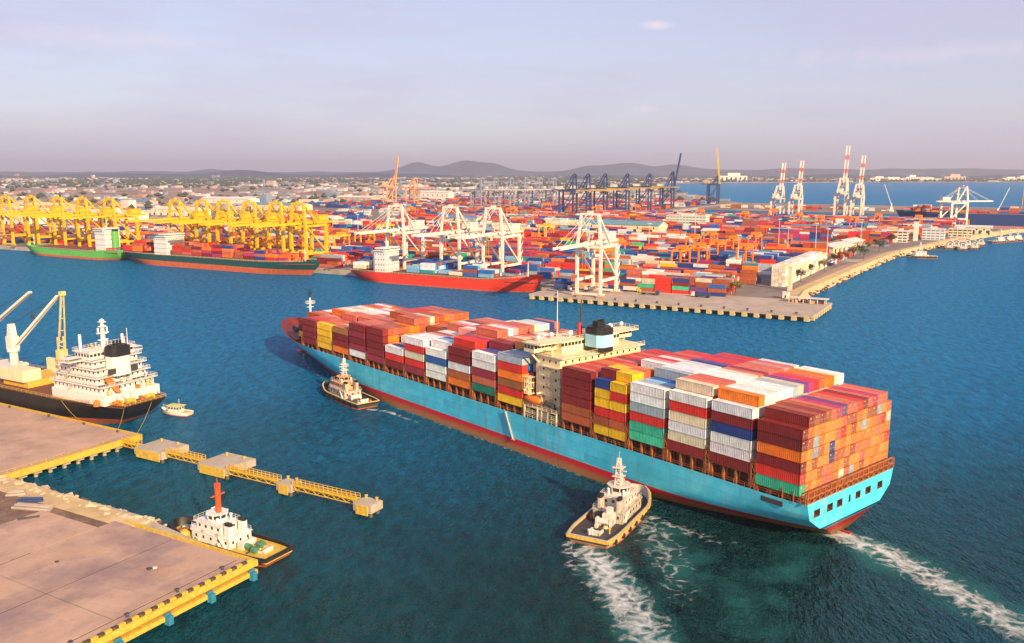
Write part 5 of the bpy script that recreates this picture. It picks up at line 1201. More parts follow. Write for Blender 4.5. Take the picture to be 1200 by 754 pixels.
reserved = [(-345,-240,425,520), (-470,-300,600,700), (-360,-270,725,780), (-160,-60,690,760), (-90,-10,420,560), (-260,-150,560,600)]
def clear(a, b): return not any(x0 < a < x1 and y0 < b < y1 for x0, x1, y0, y1 in reserved)
for bi in range(12):
    b0 = 64+23.5*bi
    a = -46.0
    while a > -1050:
        ln = ry.choice((63, 76, 88)); 
        if b0 < 90 and -215 < a-ln/2 < -125: a -= 30; continue
        if ry.random() < .93: block(a-ln, a, b0, 7, 2, 5 if b0 > 100 else 4, ry.choices(['orange','red','blue','pale'], [6,4,2,1])[0])
        a -= ln+6
for bi in range(28):
    b0 = 392+23.5*bi
    if 540 < b0 < 590: continue
    a = (lerp(-4, 70, (b0-470)/500) if b0 > 470 else -20)-22
    while a > -1000:
        ln = ry.choice((63, 76)); ca, cb = a-ln/2, b0+8
        ok = clear(a, cb) and clear(ca, cb) and clear(a-ln, cb); pr_ = .92 if a > -560 else .4
        if b0 < 560: pr_ *= .75
        if ok and ry.random() < pr_: block(a-ln, a, b0, 7, 2, 5, ry.choices(['orange','red','blue','pale'], [5,4,3,2])[0], .92)
        a -= ln+7
for bi in range(18):
    b0 = 1075+42*bi; a = -590
    while a > -1350:
        if ry.random() < .7: block(a-63, a, b0, 5, 2, 4, ry.choices(['orange','red','blue','pale'], [5,3,4,2])[0], .9)
        a -= 74
for a in range(-500, 420, 80):
    for b0 in (1540, 1600):
        if ry.random() < .55: block(a, a+63, b0, 4, 1, 3, ry.choices(['red','pale','orange'], [2,3,2])[0], .7)
for b0 in range(306, 440, 14):
    for r in range(2):
        for k in range(ry.randint(0, 3)): yard.append(((-22-2.6*r, b0+6.1, 3.8+2.7*k), GA+pi/2, 12.19, ry.choices(*PW['orange'])[0], None))
for b0 in range(580, 900, 14):
    aw = lerp(18, 96, (b0-560)/420)
    for r in range(2):
        for k in range(ry.randint(0, 2)): yard.append(((aw-34-2.6*r, b0+6.1, 3.8+2.7*k), GA+pi/2, 12.19, ry.choices(*PW['orange'])[0], None))
# the pale stacked wall beside the sea wall, boxes set end-on along b
for i in range(13):
    for r in range(4):
        for k in range(6 if i < 11 else 5):
            yard.append(((-24-2.6*r, 130+6.1+12.6*i, 3.8+2.7*k), GA+pi/2, 12.19, ry.choices(['cream','white'], [5, 3])[0], None))
# deck cargo of the berthed ships joins the same heap
def deck_cargo(a0, n, b0, rows, z, hmin, hmax, pal, step=13.4):
    for i in range(n):
        hh = ry.randint(hmin, hmax)
        for r in range(rows):
            h = max(0, hh-ry.choice((0, 0, 0, 1)))
            for k in range(h): yard.append(((a0+i*step, b0+2.6*r, z+2.7*k), GA, 12.19, ry.choices(*PW[pal])[0], None))
PW['ind'] = (['blue','lightblue','white','cream','rust','teal'], [5,5,3,2,2,2])
# front row beside the apron: individually built
for si, st in enumerate(['navy|rust|blue', 'red|purple', 'red|green|darkred|navy', 'red|red|red|red', 'rust|green', 'navy|rust|navy', 'navy|magenta|rust', 'orange|red', 'rust|orange|salmon', 'navy|blue']):
    a = -52-13.2*si-(1.5 if si > 4 else 0)
    for k, c in enumerate(st.split('|')):
        o = link('shipping_container', CM40, None, W(a, 55, 4.0+2.7*k), GA); o.color = (*shade(c, rc), 1)
        tag(o, '%s container facing the apron, %s stack from the pale wall, %s tier' % (CNAME[c], ORD[si+1], ORD[k+1]), 'container', 'containers in the row facing the apron')
# ---------------------------------------------------------------- berthed ships
def box_house(t, x0, x1, w, z0, z1, mt, nm='deckhouse', tiers=4):
    m = MB(); m.box(x0, x1, -w, w, z0, z1-3); m.box(x0-.8, x1+1.2, -w-.6, w+.6, z1-3, z1-2.8); m.box(x0+1.5, x1, -w-1.5, w+1.5, z1-2.8, z1); h = m.build(nm, M[mt], t)
    m = MB()
    for k in range(tiers): wins(m, x0, x1, -w, w, z0+1.4+k*(z1-3-z0)/tiers, .9, 2.6, .9, .05)
    wins(m, x0+1.5, x1, -w-1.5, w+1.5, z1-1.9, 1.0, 1.7, 1.4, .05); m.build('windows', M['glass'], h)
    m = MB(); m.tube(((x0+x1)/2, 0, z1), ((x0+x1)/2, 0, z1+8), .5, .25, n=7); m.box((x0+x1)/2-.3, (x0+x1)/2+.3, -2.5, 2.5, z1+4, z1+4.4); m.build('radar_mast', M['white'], h)
    return h
def feeder(name, label, a_stern, b_mid, direction, Ln, B, zd, hullm, bootm, rise, house, funnelm, cargo, hz=20, zboot=1.8, rise_aft=0):
    rz = GA if direction > 0 else GA+pi; x, y, _ = W(a_stern, b_mid)
    t = thing(name, label, 'cargo ship', (x, y, 0), rz)
    half, sh, dp = gen_hull('hull', Ln, B, zd, [(zboot, 1), (60, 0)], [M[hullm], M[bootm]], t, rise=rise, run=.18, exp_d=.6, exp_w=1.0, stern=.75, stern_w=.2, rake=.05, n=36, rise_aft=rise_aft, aft_over=.05)
    m = MB(); m.prism(dp(.25), zd-.9, zd-.2); m.build('deck', M['deck_rust'], t)
    m = MB(); m.rail([(Ln*k/40, (half(k/40, 1)-.2), sh(k/40)) for k in range(0, 39)], r=.14, step=4); m.build('deck_rail', M['cream'], t)
    m = MB(); m.rail([(Ln*k/40, -(half(k/40, 1)-.2), sh(k/40)) for k in range(0, 39)], r=.14, step=4); m.build('deck_rail', M['cream'], t)
    box_house(t, house[0], house[1], B*.36, zd-.2, zd+hz, 'white')
    m = MB(); fx = house[0]-5; m.prism(octo(fx, 0, 5, 6, 1), zd-.2, zd+hz-3, 0); m.prism(octo(fx, 0, 4.8, 5.8, 1), zd+hz-3, zd+hz-1, 1); m.build('funnel', [M[funnelm], M['black']], t)
    for k in range(cargo[0]):
        m = MB(); x0 = cargo[1]+k*cargo[2]; m.box(x0-.2, x0+12.6, -B*.42, B*.42, zd-.2, zd+1.6); m.build('hatch_cover', M['deck_rust'], t)
    m = MB(); m.tube((Ln*.93, 0, sh(.93)), (Ln*.93, 0, sh(.93)+11), .5, .25, n=7); m.box(Ln*.93-.2, Ln*.93+.2, -1.5, 1.5, sh(.93)+7, sh(.93)+7.3); m.build('foremast', M['white'], t)
    if rise > 2: m = MB(); fp = [(Ln*k, half(k, 1)-.4) for k in (.86, .9, .94, .97)]; m.prism(fp+[(x_, -y_) for x_, y_ in reversed(fp)], zd, zd+rise*.35); m.build('forecastle_deck', M[hullm], t)
    for k, (xx) in enumerate((Ln*.02+2, Ln*.95)): m = MB(); m.tube((xx, -1.5, zd+1+(rise*.5 if k else 0)), (xx, 1.5, zd+1+(rise*.5 if k else 0)), .9, n=8); m.box(xx-1.2, xx+1.2, -2.2, -1.5, zd-.2, zd+2+(rise*.5 if k else 0)); m.build('mooring_winch', M['dark'], t)
    return t
feeder('green_freighter', 'green hulled freighter with white bridge berthed under the left yellow cranes', -664, 35.5, -1, 166, 24, 8.5, 'green', 'boot_orange', 2.5, (18, 34), 'green', (7, 44, 13.4), 24, 2.2, 2.5)
deck_cargo(-664-50, 7, 27, 5, 10.2, 0, 2, 'orange')
feeder('dark_green_container_ship', 'dark green container ship with orange waterline berthed left of centre', -650, 33.5, 1, 252, 29, 10.5, 'teal_dark', 'boot_orange', 2.5, (48, 66), 'cream', (11, 76, 13.6), 20, 5.0)
deck_cargo(-650+76+6.2, 11, 22.4, 9, 12.2, 2, 4, 'red', 13.6); deck_cargo(-650+10, 2, 22.4, 9, 12.2, 2, 4, 'red', 13.6)
feeder('red_container_ship', 'bright red feeder ship with blue containers berthed below the white cranes', -357, 34, 1, 178, 26, 8.5, 'red_hull', 'boot_orange', 5.0, (26, 37), 'white', (7, 46, 13.6), 20, .9) if M.setdefault('red_hull', pm('bright red hull paint', (.72,.045,.02), .5, var=.12)) else None
deck_cargo(-357+46+6.2, 7, 24.4, 7, 10.2, 0, 3, 'ind', 13.6); deck_cargo(-357+9, 1, 26, 6, 10, 2, 2, 'pale', 13.6)
feeder('navy_container_ship', 'navy hulled container ship behind the sea wall on the far right', 320, 1092, -1, 380, 40, 22, 'navy_hull', 'crane_red', 3, (70, 86), 'navy_hull', (16, 100, 14.2), 28, 3.5)
deck_cargo(-60+20, 18, 1075, 13, 23.8, 1, 4, 'orange', 14.2); deck_cargo(320-64, 1, 1075, 13, 23.8, 3, 4, 'orange', 14.2); deck_cargo(320-40, 2, 1075, 13, 23.8, 3, 4, 'orange', 14.2)
items = [(W(*p), rz, Lc, shade(c, rc)) for p, rz, Lc, c, _ in yard]
mass('yard_container_stacks', items, 'thousands of stacked containers filling the terminal yards', M['box_mass'])
print('yard boxes', len(items))

# ---------------------------------------------------------------- buildings of the port
def mk_roof(mt): return M[mt]
M['teal_roof'] = pm('weathered teal sheet roof', (.13,.27,.33), .6, var=.15, scale=.1)
M['blue_roof'] = pm('blue sheet roof', (.10,.22,.36), .6, var=.15, scale=.1)
M['pale_roof'] = pm('pale sheet roof', (.66,.62,.56), .6, var=.12, scale=.1, dirt=(.4,.3,.22), dirt_amt=.4)
M['wall_white'] = pm('white rendered wall', (.72,.68,.60), .8, var=.1, scale=.1)
M['wall_cream'] = pm('cream rendered wall', (.70,.60,.40), .8, var=.1, scale=.1)
M['wall_tan'] = pm('tan wall', (.50,.38,.28), .8, var=.15, scale=.1)
M['green_band'] = pm('green glazing', (.10,.30,.24), .3, var=.2, scale=.3)
def shed(label, px, py, la, lb, h, wall, roof, rise=3.0, ab=None, rz=0, doors=5, name='warehouse'):
    if ab: x, y, _ = W(*ab)
    else: x, y = spot(px, py, 4)
    t = thing(name, label, 'warehouse', (x, y, 3.78), GA+rz)
    m = MB(); m.box(-la/2, la/2, -lb/2, lb/2, 0, h); m.side_prism([(0, 0)], 0, 0) if False else None
    m.add([(-la/2,-lb/2,h),(-la/2,lb/2,h),(-la/2,0,h+rise),(la/2,-lb/2,h),(la/2,lb/2,h),(la/2,0,h+rise)], [(0,1,2),(3,5,4)]); m.build('wall', M[wall], t)
    e = 1.0
    for sg in (1, -1):
        m = MB(); m.add([(-la/2-e, sg*(lb/2+e), h-.25), (la/2+e, sg*(lb/2+e), h-.25), (la/2+e, 0, h+rise+.1), (-la/2-e, 0, h+rise+.1), (-la/2-e, sg*(lb/2+e), h+.05), (la/2+e, sg*(lb/2+e), h+.05), (la/2+e, 0, h+rise+.4), (-la/2-e, 0, h+rise+.4)], [(0,1,2,3),(4,5,6,7),(0,1,5,4),(1,2,6,5),(3,0,4,7)])
        n = int(la/6)
        for k in range(n): xx = -la/2+la*(k+.5)/n; m.beam((xx, sg*(lb/2+e), h+.12), (xx, 0, h+rise+.47), .25, .15)
        m.build('roof', M[roof], t)
    for k in range(doors):
        xx = -la/2+la*(k+.5)/doors; m = MB(); m.box(xx-2.2, xx+2.2, -lb/2-.12, -lb/2+.02, 0, min(h*.7, 5)); m.build('door', M['dark'], t)
        m = MB(); m.box(xx+3.2, xx+5.2, -lb/2-.1, -lb/2+.02, h*.55, h*.8); m.build('window', M['glass'], t)
    return t
def office(label, px, py, la, lb, floors, wall, band='glass', ab=None, rz=0, fh=3.4):
    if ab: x, y, _ = W(*ab)
    else: x, y = spot(px, py, 4)
    t = thing('office_building', label, 'building', (x, y, 3.78), GA+rz); h = floors*fh
    m = MB(); m.box(-la/2, la/2, -lb/2, lb/2, 0, h); m.build('wall', M[wall], t)
    m = MB(); m.box(-la/2-.4, la/2+.4, -lb/2-.4, lb/2+.4, h, h+.5); m.box(-la*.15, la*.15, -lb*.2, lb*.2, h+.5, h+3); m.build('roof', M['pale_roof'], t)
    for f in range(floors):
        n = max(3, int(la/5))
        for k in range(n):
            xx = -la/2+la*(k+.5)/n; m = MB(); m.box(xx-la/n*.4, xx+la/n*.4, -lb/2-.12, -lb/2+.03, f*fh+1.0, f*fh+2.5); m.build('window', M[band], t)
        n = max(2, int(lb/5))
        for k in range(n):
            yy = -lb/2+lb*(k+.5)/n; m = MB(); m.box(la/2-.03, la/2+.12, yy-lb/n*.38, yy+lb/n*.38, f*fh+1.0, f*fh+2.5); m.build('window', M[band], t)
    return t
office('white three storey office behind the lone white crane', 0, 0, 44, 16, 3, 'wall_white', ab=(-272, 452))
office('cream office annex right of the white office', 0, 0, 34, 14, 3, 'wall_cream', ab=(-236, 470), fh=3)
shed('long warehouse with weathered teal roof in the middle of the terminal', 0, 0, 120, 36, 11, 'wall_cream', 'teal_roof', 5, ab=(-372, 648))
office('striped office with green window bands beyond the teal roof', 0, 0, 62, 18, 5, 'wall_white', 'green_band', ab=(-312, 752), fh=4)
shed('pale roofed low shed right of the striped green office', 0, 0, 70, 24, 6, 'wall_tan', 'pale_roof', 3, ab=(-215, 640))
shed('blue grey roofed warehouse near the sea wall', 0, 0, 76, 30, 9, 'wall_white', 'blue_roof', 4, ab=(-112, 725))
shed('low cream roofed workshop beside the sea wall road', 0, 0, 60, 26, 6, 'wall_cream', 'pale_roof', 2.5, ab=(-50, 470), rz=pi/2-.2)
shed('second cream roofed workshop farther along the sea wall road', 0, 0, 50, 22, 6, 'wall_tan', 'pale_roof', 2.5, ab=(-46, 545), rz=pi/2-.15)
office('small white control building with tower near the sea wall trees', 0, 0, 16, 14, 4, 'wall_white', ab=(0, 640))
office('white and blue panelled office near the sea wall', 0, 0, 26, 16, 4, 'wall_white', 'blue_roof', ab=(32, 700))
office('cream block beside the panelled office', 0, 0, 28, 18, 3, 'wall_cream', ab=(58, 780))
shed('cream shed near the outer end of the sea wall', 0, 0, 46, 24, 9, 'wall_cream', 'pale_roof', 2, ab=(70, 860))
m = MB(); 
t = gthing('control_tower', 'slim white tower beside the panelled office', 'tower', 14, 668, 3.78); m = MB(); m.box(-2.5, 2.5, -2.5, 2.5, 0, 24); m.build('shaft', M['wall_white'], t); m = MB(); m.box(-3.2, 3.2, -3.2, 3.2, 24, 24.6); m.box(-3.2, 3.2, -3.2, 3.2, 27, 27.6); m.build('cabin_roof', M['pale_roof'], t); m = MB(); m.box(-2.9, 2.9, -2.9, 2.9, 24.6, 27); m.build('cabin_window', M['glass'], t)
# left hand warehouses behind the yellow cranes
for px, py, la, lb, h, wall, roof, lb_ in ((18, 262, 110, 40, 12, 'wall_white', 'pale_roof', 'white warehouse at the left edge behind the yellow cranes'), (128, 258, 150, 50, 14, 'wall_white', 'pale_roof', 'long white warehouse behind the crane over the green ship'), (212, 252, 120, 46, 12, 'wall_white', 'pale_roof', 'white roofed warehouse left of the paired yellow cranes'),
        (270, 240, 170, 40, 16, 'wall_white', 'pale_roof', 'tall white warehouse with dark doors above the paired yellow cranes'), (330, 246, 150, 40, 12, 'wall_cream', 'teal_roof', 'teal roofed warehouse right of the paired yellow cranes'), (372, 262, 90, 30, 10, 'wall_white', 'pale_roof', 'white warehouse above the dark green ship\'s bow'),
        (540, 262, 80, 30, 10, 'wall_cream', 'blue_roof', 'blue roofed shed behind the middle white crane'), (420, 236, 130, 40, 12, 'wall_tan', 'pale_roof', 'pale shed left of the raised faded orange crane'), (60, 246, 130, 40, 12, 'wall_tan', 'pale_roof', 'tan warehouse farther back at the far left'), (512, 236, 100, 30, 26, 'wall_white', 'pale_roof', 'tall pale shed behind the faded orange cranes'),
        (160, 240, 120, 40, 10, 'wall_tan', 'blue_roof', 'blue roofed warehouse far back on the left')):
    shed(lb_, px, py, la, lb, h, wall, roof, 4, doors=6)
# flood light masts
def light_mast(lb, x, y, h=34):
    t = thing('flood_light_mast', lb, 'light mast', (x, y, 3.78), 0, 'flood light masts in the yard')
    m = MB(); m.tube((0,0,0), (0,0,h), .45, .2, n=7); m.build('pole', M['grime_white'], t)
    m = MB(); m.tube((0,0,h-.6), (0,0,h-.2), 1.6, n=8); [m.box(1.7*cos(k)-.3, 1.7*cos(k)+.3, 1.7*sin(k)-.3, 1.7*sin(k)+.3, h-1.1, h-.2) for k in [i*pi/3 for i in range(6)]]; m.build('lamp_ring', M['grime_white'], t)
    return t
lm = None
for k, (px, py) in enumerate(sorted(((864,322),(922,308),(955,300),(1008,293),(814,283),(912,292),(640,290),(420,283),(372,275),(760,300),(560,286),(690,300),(968,310),(300,270),(150,262)))):
    x, y = spot(px, py, 4); lb = 'thin pale flood light mast, %s from the left in the yard' % ORD[k+1]
    if lm is None: lm = light_mast(lb, x, y)
    else: copy_tree(lm, None, (x, y, 3.78), 0, lb)
t = gthing('light_beacon', 'white beacon hut at the corner of the apron', 'hut', -8, 70, 4.0); m = MB(); m.box(-2, 2, -2, 2, 0, 4); m.build('wall', M['wall_white'], t); m = MB(); m.box(-2.3, 2.3, -2.3, 2.3, 4, 4.4); m.build('roof', M['pale_roof'], t); m = MB(); m.box(-.5, .5, -2.08, -1.98, 0, 2.2); m.build('door', M['dark'], t)
t = gthing('concrete_column', 'pale square column beside the end of the container wall', 'column', -15, 112, 3.78); m = MB(); m.box(-1.4, 1.4, -1.4, 1.4, 0, 17); m.build('shaft', M['wall_cream'], t); m = MB(); m.box(-1.9, 1.9, -1.9, 1.9, 17, 17.8); m.build('cap', M['wall_cream'], t)
t = gthing('pipe_rack', 'low white roofed rack on the right end of the apron', 'shelter', 10, 54, 4.0)
for k in range(6):
    for y in (-2.5, 2.5): m = MB(); m.box(-12+4.6*k, -11.6+4.6*k, y-.2, y+.2, 0, 3.2); m.build('post', M['grime_white'], t)
m = MB(); m.box(-13, 13, -3.2, 3.2, 3.2, 3.5); m.build('roof', M['pale_roof'], t)
for k in range(4): m = MB(); m.box(-10+5.5*k, -6.4+5.5*k, -1.8, 1.6, 0, 1.8+.3*(k % 2)); m.build('crate', M['deck_rust' if k % 2 else 'peach'], t)
# lorries on the apron
def lorry(lb, loc, rz, cab, load):
    t = thing('lorry', lb, 'truck', loc, rz, 'lorries on the apron')
    m = MB(); m.side_prism([(4.2,.8),(6.6,.8),(6.6,2.2),(6.2,3.5),(4.2,3.5)], -1.2, 1.2); c = m.build('cab', M[cab], t); m = MB(); m.add([(6.62,-1.05,2.25),(6.62,1.05,2.25),(6.27,1.05,3.35),(6.27,-1.05,3.35)], [(0,1,2,3)]); m.build('windscreen', M['glass'], c)
    m = MB(); m.box(-6.6, 4.6, -1.1, 1.1, .95, 1.3); m.build('chassis', M['dark'], t)
    for x in (5.4, 2.9, -4.2, -5.5):
        for y in (-1.05, 1.05): m = MB(); m.tube((x, y-.2, .5), (x, y+.2, .5), .5, n=9); m.build('wheel', M['rubber'], t)
    if load: m = MB(); m.box(-6.5, 3.8, -1.2, 1.2, 1.32, 3.9); m.build('load', M[load], t)
    return t
LT = [('white','crane_blue'), ('white','peach'), ('yellow','grime_white'), ('crane_blue', None)]
protos = []
spots_l = [(-158,52,0),(-150,48,.05),(-141,55,0),(-168,40,1.5),(-160,30,.1),(-149,36,-.1),(-112,46,0),(-95,38,0.05),(-60,44,pi),(-164,57,.0)]
for k, (a, b, rz) in enumerate(spots_l):
    c, l_ = LT[k % 4]; lb = '%s cab lorry %s on the apron, %s from the left' % ({'white':'white','yellow':'yellow','crane_blue':'navy'}[c], {'crane_blue':'with navy box','peach':'with orange box','grime_white':'with white box',None:'without load'}[l_], ORD[1+sorted(spots_l).index((a, b, rz))])
    if k < 4: protos.append(lorry(lb, W(a, b, 4.005), GA+rz, c, l_))
    else: copy_tree(protos[k % 4], None, W(a, b, 4.005), GA+rz, lb)

# ---------------------------------------------------------------- tugs moored off the sea wall on the right
rt = tug('dark tug with white wheelhouse lying apart off the sea wall', (*spot(1098, 303), 0), radians(165), 30, 10, 'dark', 'rubber', 'grime_white', 'white', 'white', 'white', 'cream', 'grime_white', 0, 'tugs moored off the sea wall')
for k, (px, py, an) in enumerate(((1112,293,60),(1120,292,62),(1127,294,58),(1134,290,64),(1141,293,60),(1149,289,62),(1160,285,20),(1170,284,15),(1180,283,18))):
    copy_tree(rt, None, (*spot(px, py), 0), radians(an), 'tug in the moored cluster off the sea wall, %s from the left' % ORD[k+1])
pt = thing('pontoon', 'dark floating pontoon beside the moored tug cluster', 'pontoon', (*spot(1092, 294), 0), radians(20)); m = MB(); m.box(-26, 26, -3, 3, -.6, 1.1); m.build('deck', M['dark'], pt)
for k in range(4): m = MB(); m.tube((-20+13*k, 3.6, -2), (-20+13*k, 3.6, 4), .4, n=7); m.build('pile', M['shade_stone'], pt)
# harbour mobile cranes far right
for px, py, an, ln, lb in ((1168, 256, 66, 46, 'pale mobile harbour crane with slanting boom near the right edge'), (1044, 248, 112, 48, 'thin pale mobile crane between the tall white cranes and navy ship'), (1196, 254, 88, 60, 'reddish mobile crane at the right picture edge')):
    x, y = spot(px, py, 4); t = thing('mobile_crane', lb, 'crane', (x, y, 3.9), 0); mt = M['crane_white'] if px != 1196 else M['peach']
    m = MB(); m.box(-5, 5, -4, 4, .6, 2.4); [m.tube((xx, -4.2, .7), (xx, 4.2, .7), .7, n=8) for xx in (-4, -1.4, 1.4, 4)]; m.build('chassis', mt, t)
    m = MB(); m.tube((0,0,2.4), (0,0,18), 1.8, 1.3, n=9); m.box(-3, 3, -2.5, 2.5, 5, 9); m.build('tower', mt, t)
    m = MB(); ca, sa = cos(radians(an)), sin(radians(an))
    for yy in (-.8, .8): m.beam((0, yy, 14), (ln*ca, yy*.3, 14+ln*sa), .7, .9)
    for k in range(12): q_ = k/12; m.beam((ln*ca*q_, -.8+.5*q_, 14+ln*sa*q_), (ln*ca*(q_+.05), .8-.5*q_, 14+ln*sa*(q_+.05)), .3)
    m.build('boom', mt, t)

# ---------------------------------------------------------------- trees along the sea wall and in the port
M['leaf'] = [pm('green foliage', (.07,.12,.025), .8, var=.45, scale=.6), pm('yellowing foliage', (.20,.17,.03), .8, var=.4, scale=.6), pm('dark green foliage', (.04,.06,.03), .8, var=.4, scale=.6)]
M['bark'] = pm('bark', (.13,.09,.06), .9)
def tree_mesh(seed, h=8, r=3.4, leaves=420):
    rn = random.Random(seed); tr = MB()
    tr.tube((0,0,0), (.15,.1,h*.45), .28, .2, n=7)
    cl = []
    for k in range(7):
        a = rn.uniform(0, 6.28); e = rn.uniform(.25, 1); rr = r*rn.uniform(.35, .8); c = (rr*cos(a), rr*sin(a), h*(.45+.4*e)); cl.append((c, r*rn.uniform(.35, .6))); tr.tube((.15,.1,h*.4), c, .12, .04, n=5)
    cl.append(((0,0,h*.8), r*.55)); lf = MB()
    for k in range(leaves):
        c, rad = rn.choice(cl); u, v, w = rn.gauss(0,1), rn.gauss(0,1), rn.gauss(0,1); d = sqrt(u*u+v*v+w*w) or 1; q = rad*rn.uniform(.5, 1.08)
        p = (c[0]+u/d*q, c[1]+v/d*q, c[2]+w/d*q*.8); s = rn.uniform(.22, .5); a, b = rn.uniform(0, 6.28), rn.uniform(-1, 1)
        e1 = (cos(a)*s, sin(a)*s, b*s*.5); e2 = (-sin(a)*s*.7, cos(a)*s*.7, rn.uniform(-.6,.6)*s)
        lf.add([tuple(p[i]-e1[i] for i in range(3)), tuple(p[i]+e2[i] for i in range(3)), tuple(p[i]+e1[i] for i in range(3)), tuple(p[i]-e2[i] for i in range(3))], [(0,1,2,3)])
    return tr, lf
TM = []
for sd in range(6):
    tr, lf = tree_mesh(40+sd); TM.append((tr.mesh('trunk', [M['bark']]), lf.mesh('crown', [M['leaf'][sd % 3]])))
TP = [(852,342),(861,346),(1016,293),(1025,290),(1008,299),(1034,288),(1000,303),(990,306),(978,312),(966,318),(1045,286),(1056,283),(1070,281),(1084,279),(950,323),(938,330),(1030,295),(1012,304),(770,288),(782,287),(792,286),(700,292),(690,293),(830,286),(1096,277)]
rt_ = random.Random(3)
for k, (px, py) in enumerate(sorted(TP)):
    x, y = spot(px, py, 4); a, b = AB(x, y); sc = rt_.uniform(.9, 1.7)
    t = thing('tree', '%s tree in the port, %s from the left' % (['leafy green','yellowing','dark green'][k % 3], (ORD+['twenty-first','twenty-second','twenty-third','twenty-fourth','twenty-fifth'])[k+1]), 'tree', (x, y, 3.75), rt_.uniform(0, 6), 'trees in the port'); t.scale = (sc, sc, sc)
    link('trunk', TM[k % 6][0], t); link('crown', TM[k % 6][1], t)
# ---------------------------------------------------------------- far town and woods (one mass each)
rf = random.Random(17)
def on_land(x, y):
    n = len(main); c = False; j = n-1
    for i in range(n):
        xi, yi = main[i]; xj, yj = main[j]
        if (yi > y) != (yj > y) and x < (xj-xi)*(y-yi)/(yj-yi)+xi: c = not c
        j = i
    return c
vs = []; fs = []; cs = []
for k in range(4200):
    y = 1500*exp(rf.random()**.8*2.2); x = rf.uniform(-.72, .72)*y
    a, b = AB(x, y)
    if not on_land(x, y) or (-1400 < a < 700 and b < 1950) or (b < 700 and a > -1250): continue
    cl = sin(x/900+1)+sin(y/700)+sin((x+y)/1300)
    if cl < .2 and rf.random() < .6: continue
    s = rf.uniform(6, 18)*(1.0+y/7000); l = s*rf.uniform(.8, 3); h = rf.uniform(3.5, 8)*(1+y/12000)*(3 if rf.random() < .02 else 1); q = len(vs); c0, s0 = cos(GA), sin(GA)
    for z in (3.6, 3.6+h):
        for u, v in ((-l,-s),(l,-s),(l,s),(-l,s)): vs.append((x+(u*c0-v*s0)*.5, y+(u*s0+v*c0)*.5, z))
    fs += [(q+4,q+5,q+6,q+7),(q,q+1,q+5,q+4),(q+1,q+2,q+6,q+5),(q+2,q+3,q+7,q+6),(q+3,q,q+4,q+7)]
    cs += [(*rf.choice([(.62,.60,.60),(.50,.42,.40),(.45,.28,.24),(.36,.38,.44),(.66,.60,.55),(.22,.28,.38),(.18,.2,.24)]), 1)]*20
me = D.meshes.new('far_town'); me.from_pydata(vs, [], fs); me.materials.append(M['box_mass']); at = me.color_attributes.new('Col', 'FLOAT_COLOR', 'CORNER'); at.data.foreach_set('color', [k for c in cs for k in c])
tag(link('far_town', me), 'distant town of small pale buildings under the hills', 'town', kind='stuff')
wd = MB(); OCT = [(1,0,0),(0,1,0),(-1,0,0),(0,-1,0),(0,0,1)]
for k in range(15000):
    y = 1900*exp(rf.random()**.75*2.1); x = rf.uniform(-.75, .75)*y; a, b = AB(x, y)
    if not on_land(x, y) or (-1450 < a < 900 and b < 1960) or (b < 900 and a > -1400): continue
    cl = sin(x/600)+sin(y/420+2)+sin((x-y)/800)
    if (cl < -.2 and rf.random() < .8) or (y < 4600 and rf.random() < .86): continue
    r = rf.uniform(5, 11)*(1+y/5000); h = rf.uniform(6, 12)*(1+y/12000)
    q = [(x+r*p[0]*rf.uniform(.7,1.2), y+r*p[1], 3.5+h*(.45 if p[2] == 0 else 1.1)) for p in OCT]+[(x, y, 3.5)]
    wd.add(q, [(0,1,4),(1,2,4),(2,3,4),(3,0,4),(1,0,5),(2,1,5),(3,2,5),(0,3,5)])
tag(wd.build('far_woodland', M['leaf'][2]), 'dark belts of trees across the distant plain', 'woodland', kind='stuff')
# big pale buildings on the far shore, right
for k, (px, la, h) in enumerate(((1018,160,40),(1034,230,34),(1056,120,52),(1072,260,30),(1104,190,60),(1168,150,36),(1182,120,46),(852,240,70))):
    x, y = spot(px, 211.5, 4); y = min(y, 7900); x = (px-600)/F_PX*y*1.012; t = thing('shore_building', 'pale large building on the far shore, %s' % ['leftmost right of the tall cranes','second right of the tall cranes','tall one in the middle','long one in the middle','pinkish tall block','low one toward the right edge','one nearest the right edge','alone above the raised navy boom'][k], 'building', (x, y, 3.6), 0)
    m = MB(); m.box(-la/2, la/2, -40, 40, 0, h*.6); m.box(-la/5, la/4, -30, 30, h*.6, h); m.build('wall', M['wall_white'] if k != 4 else M['wall_tan'], t); m = MB(); m.box(-la/2-3, la/2+3, -43, 43, h*.6+.2, h*.6+3); m.build('roof', M['pale_roof'], t)
    m = MB()
    for q_ in range(6): m.box(-la/2+la*(q_+.3)/6, -la/2+la*(q_+.7)/6, -40.6, -39.9, h*.15, h*.45)
    m.build('window_bays', M['glass'], t)

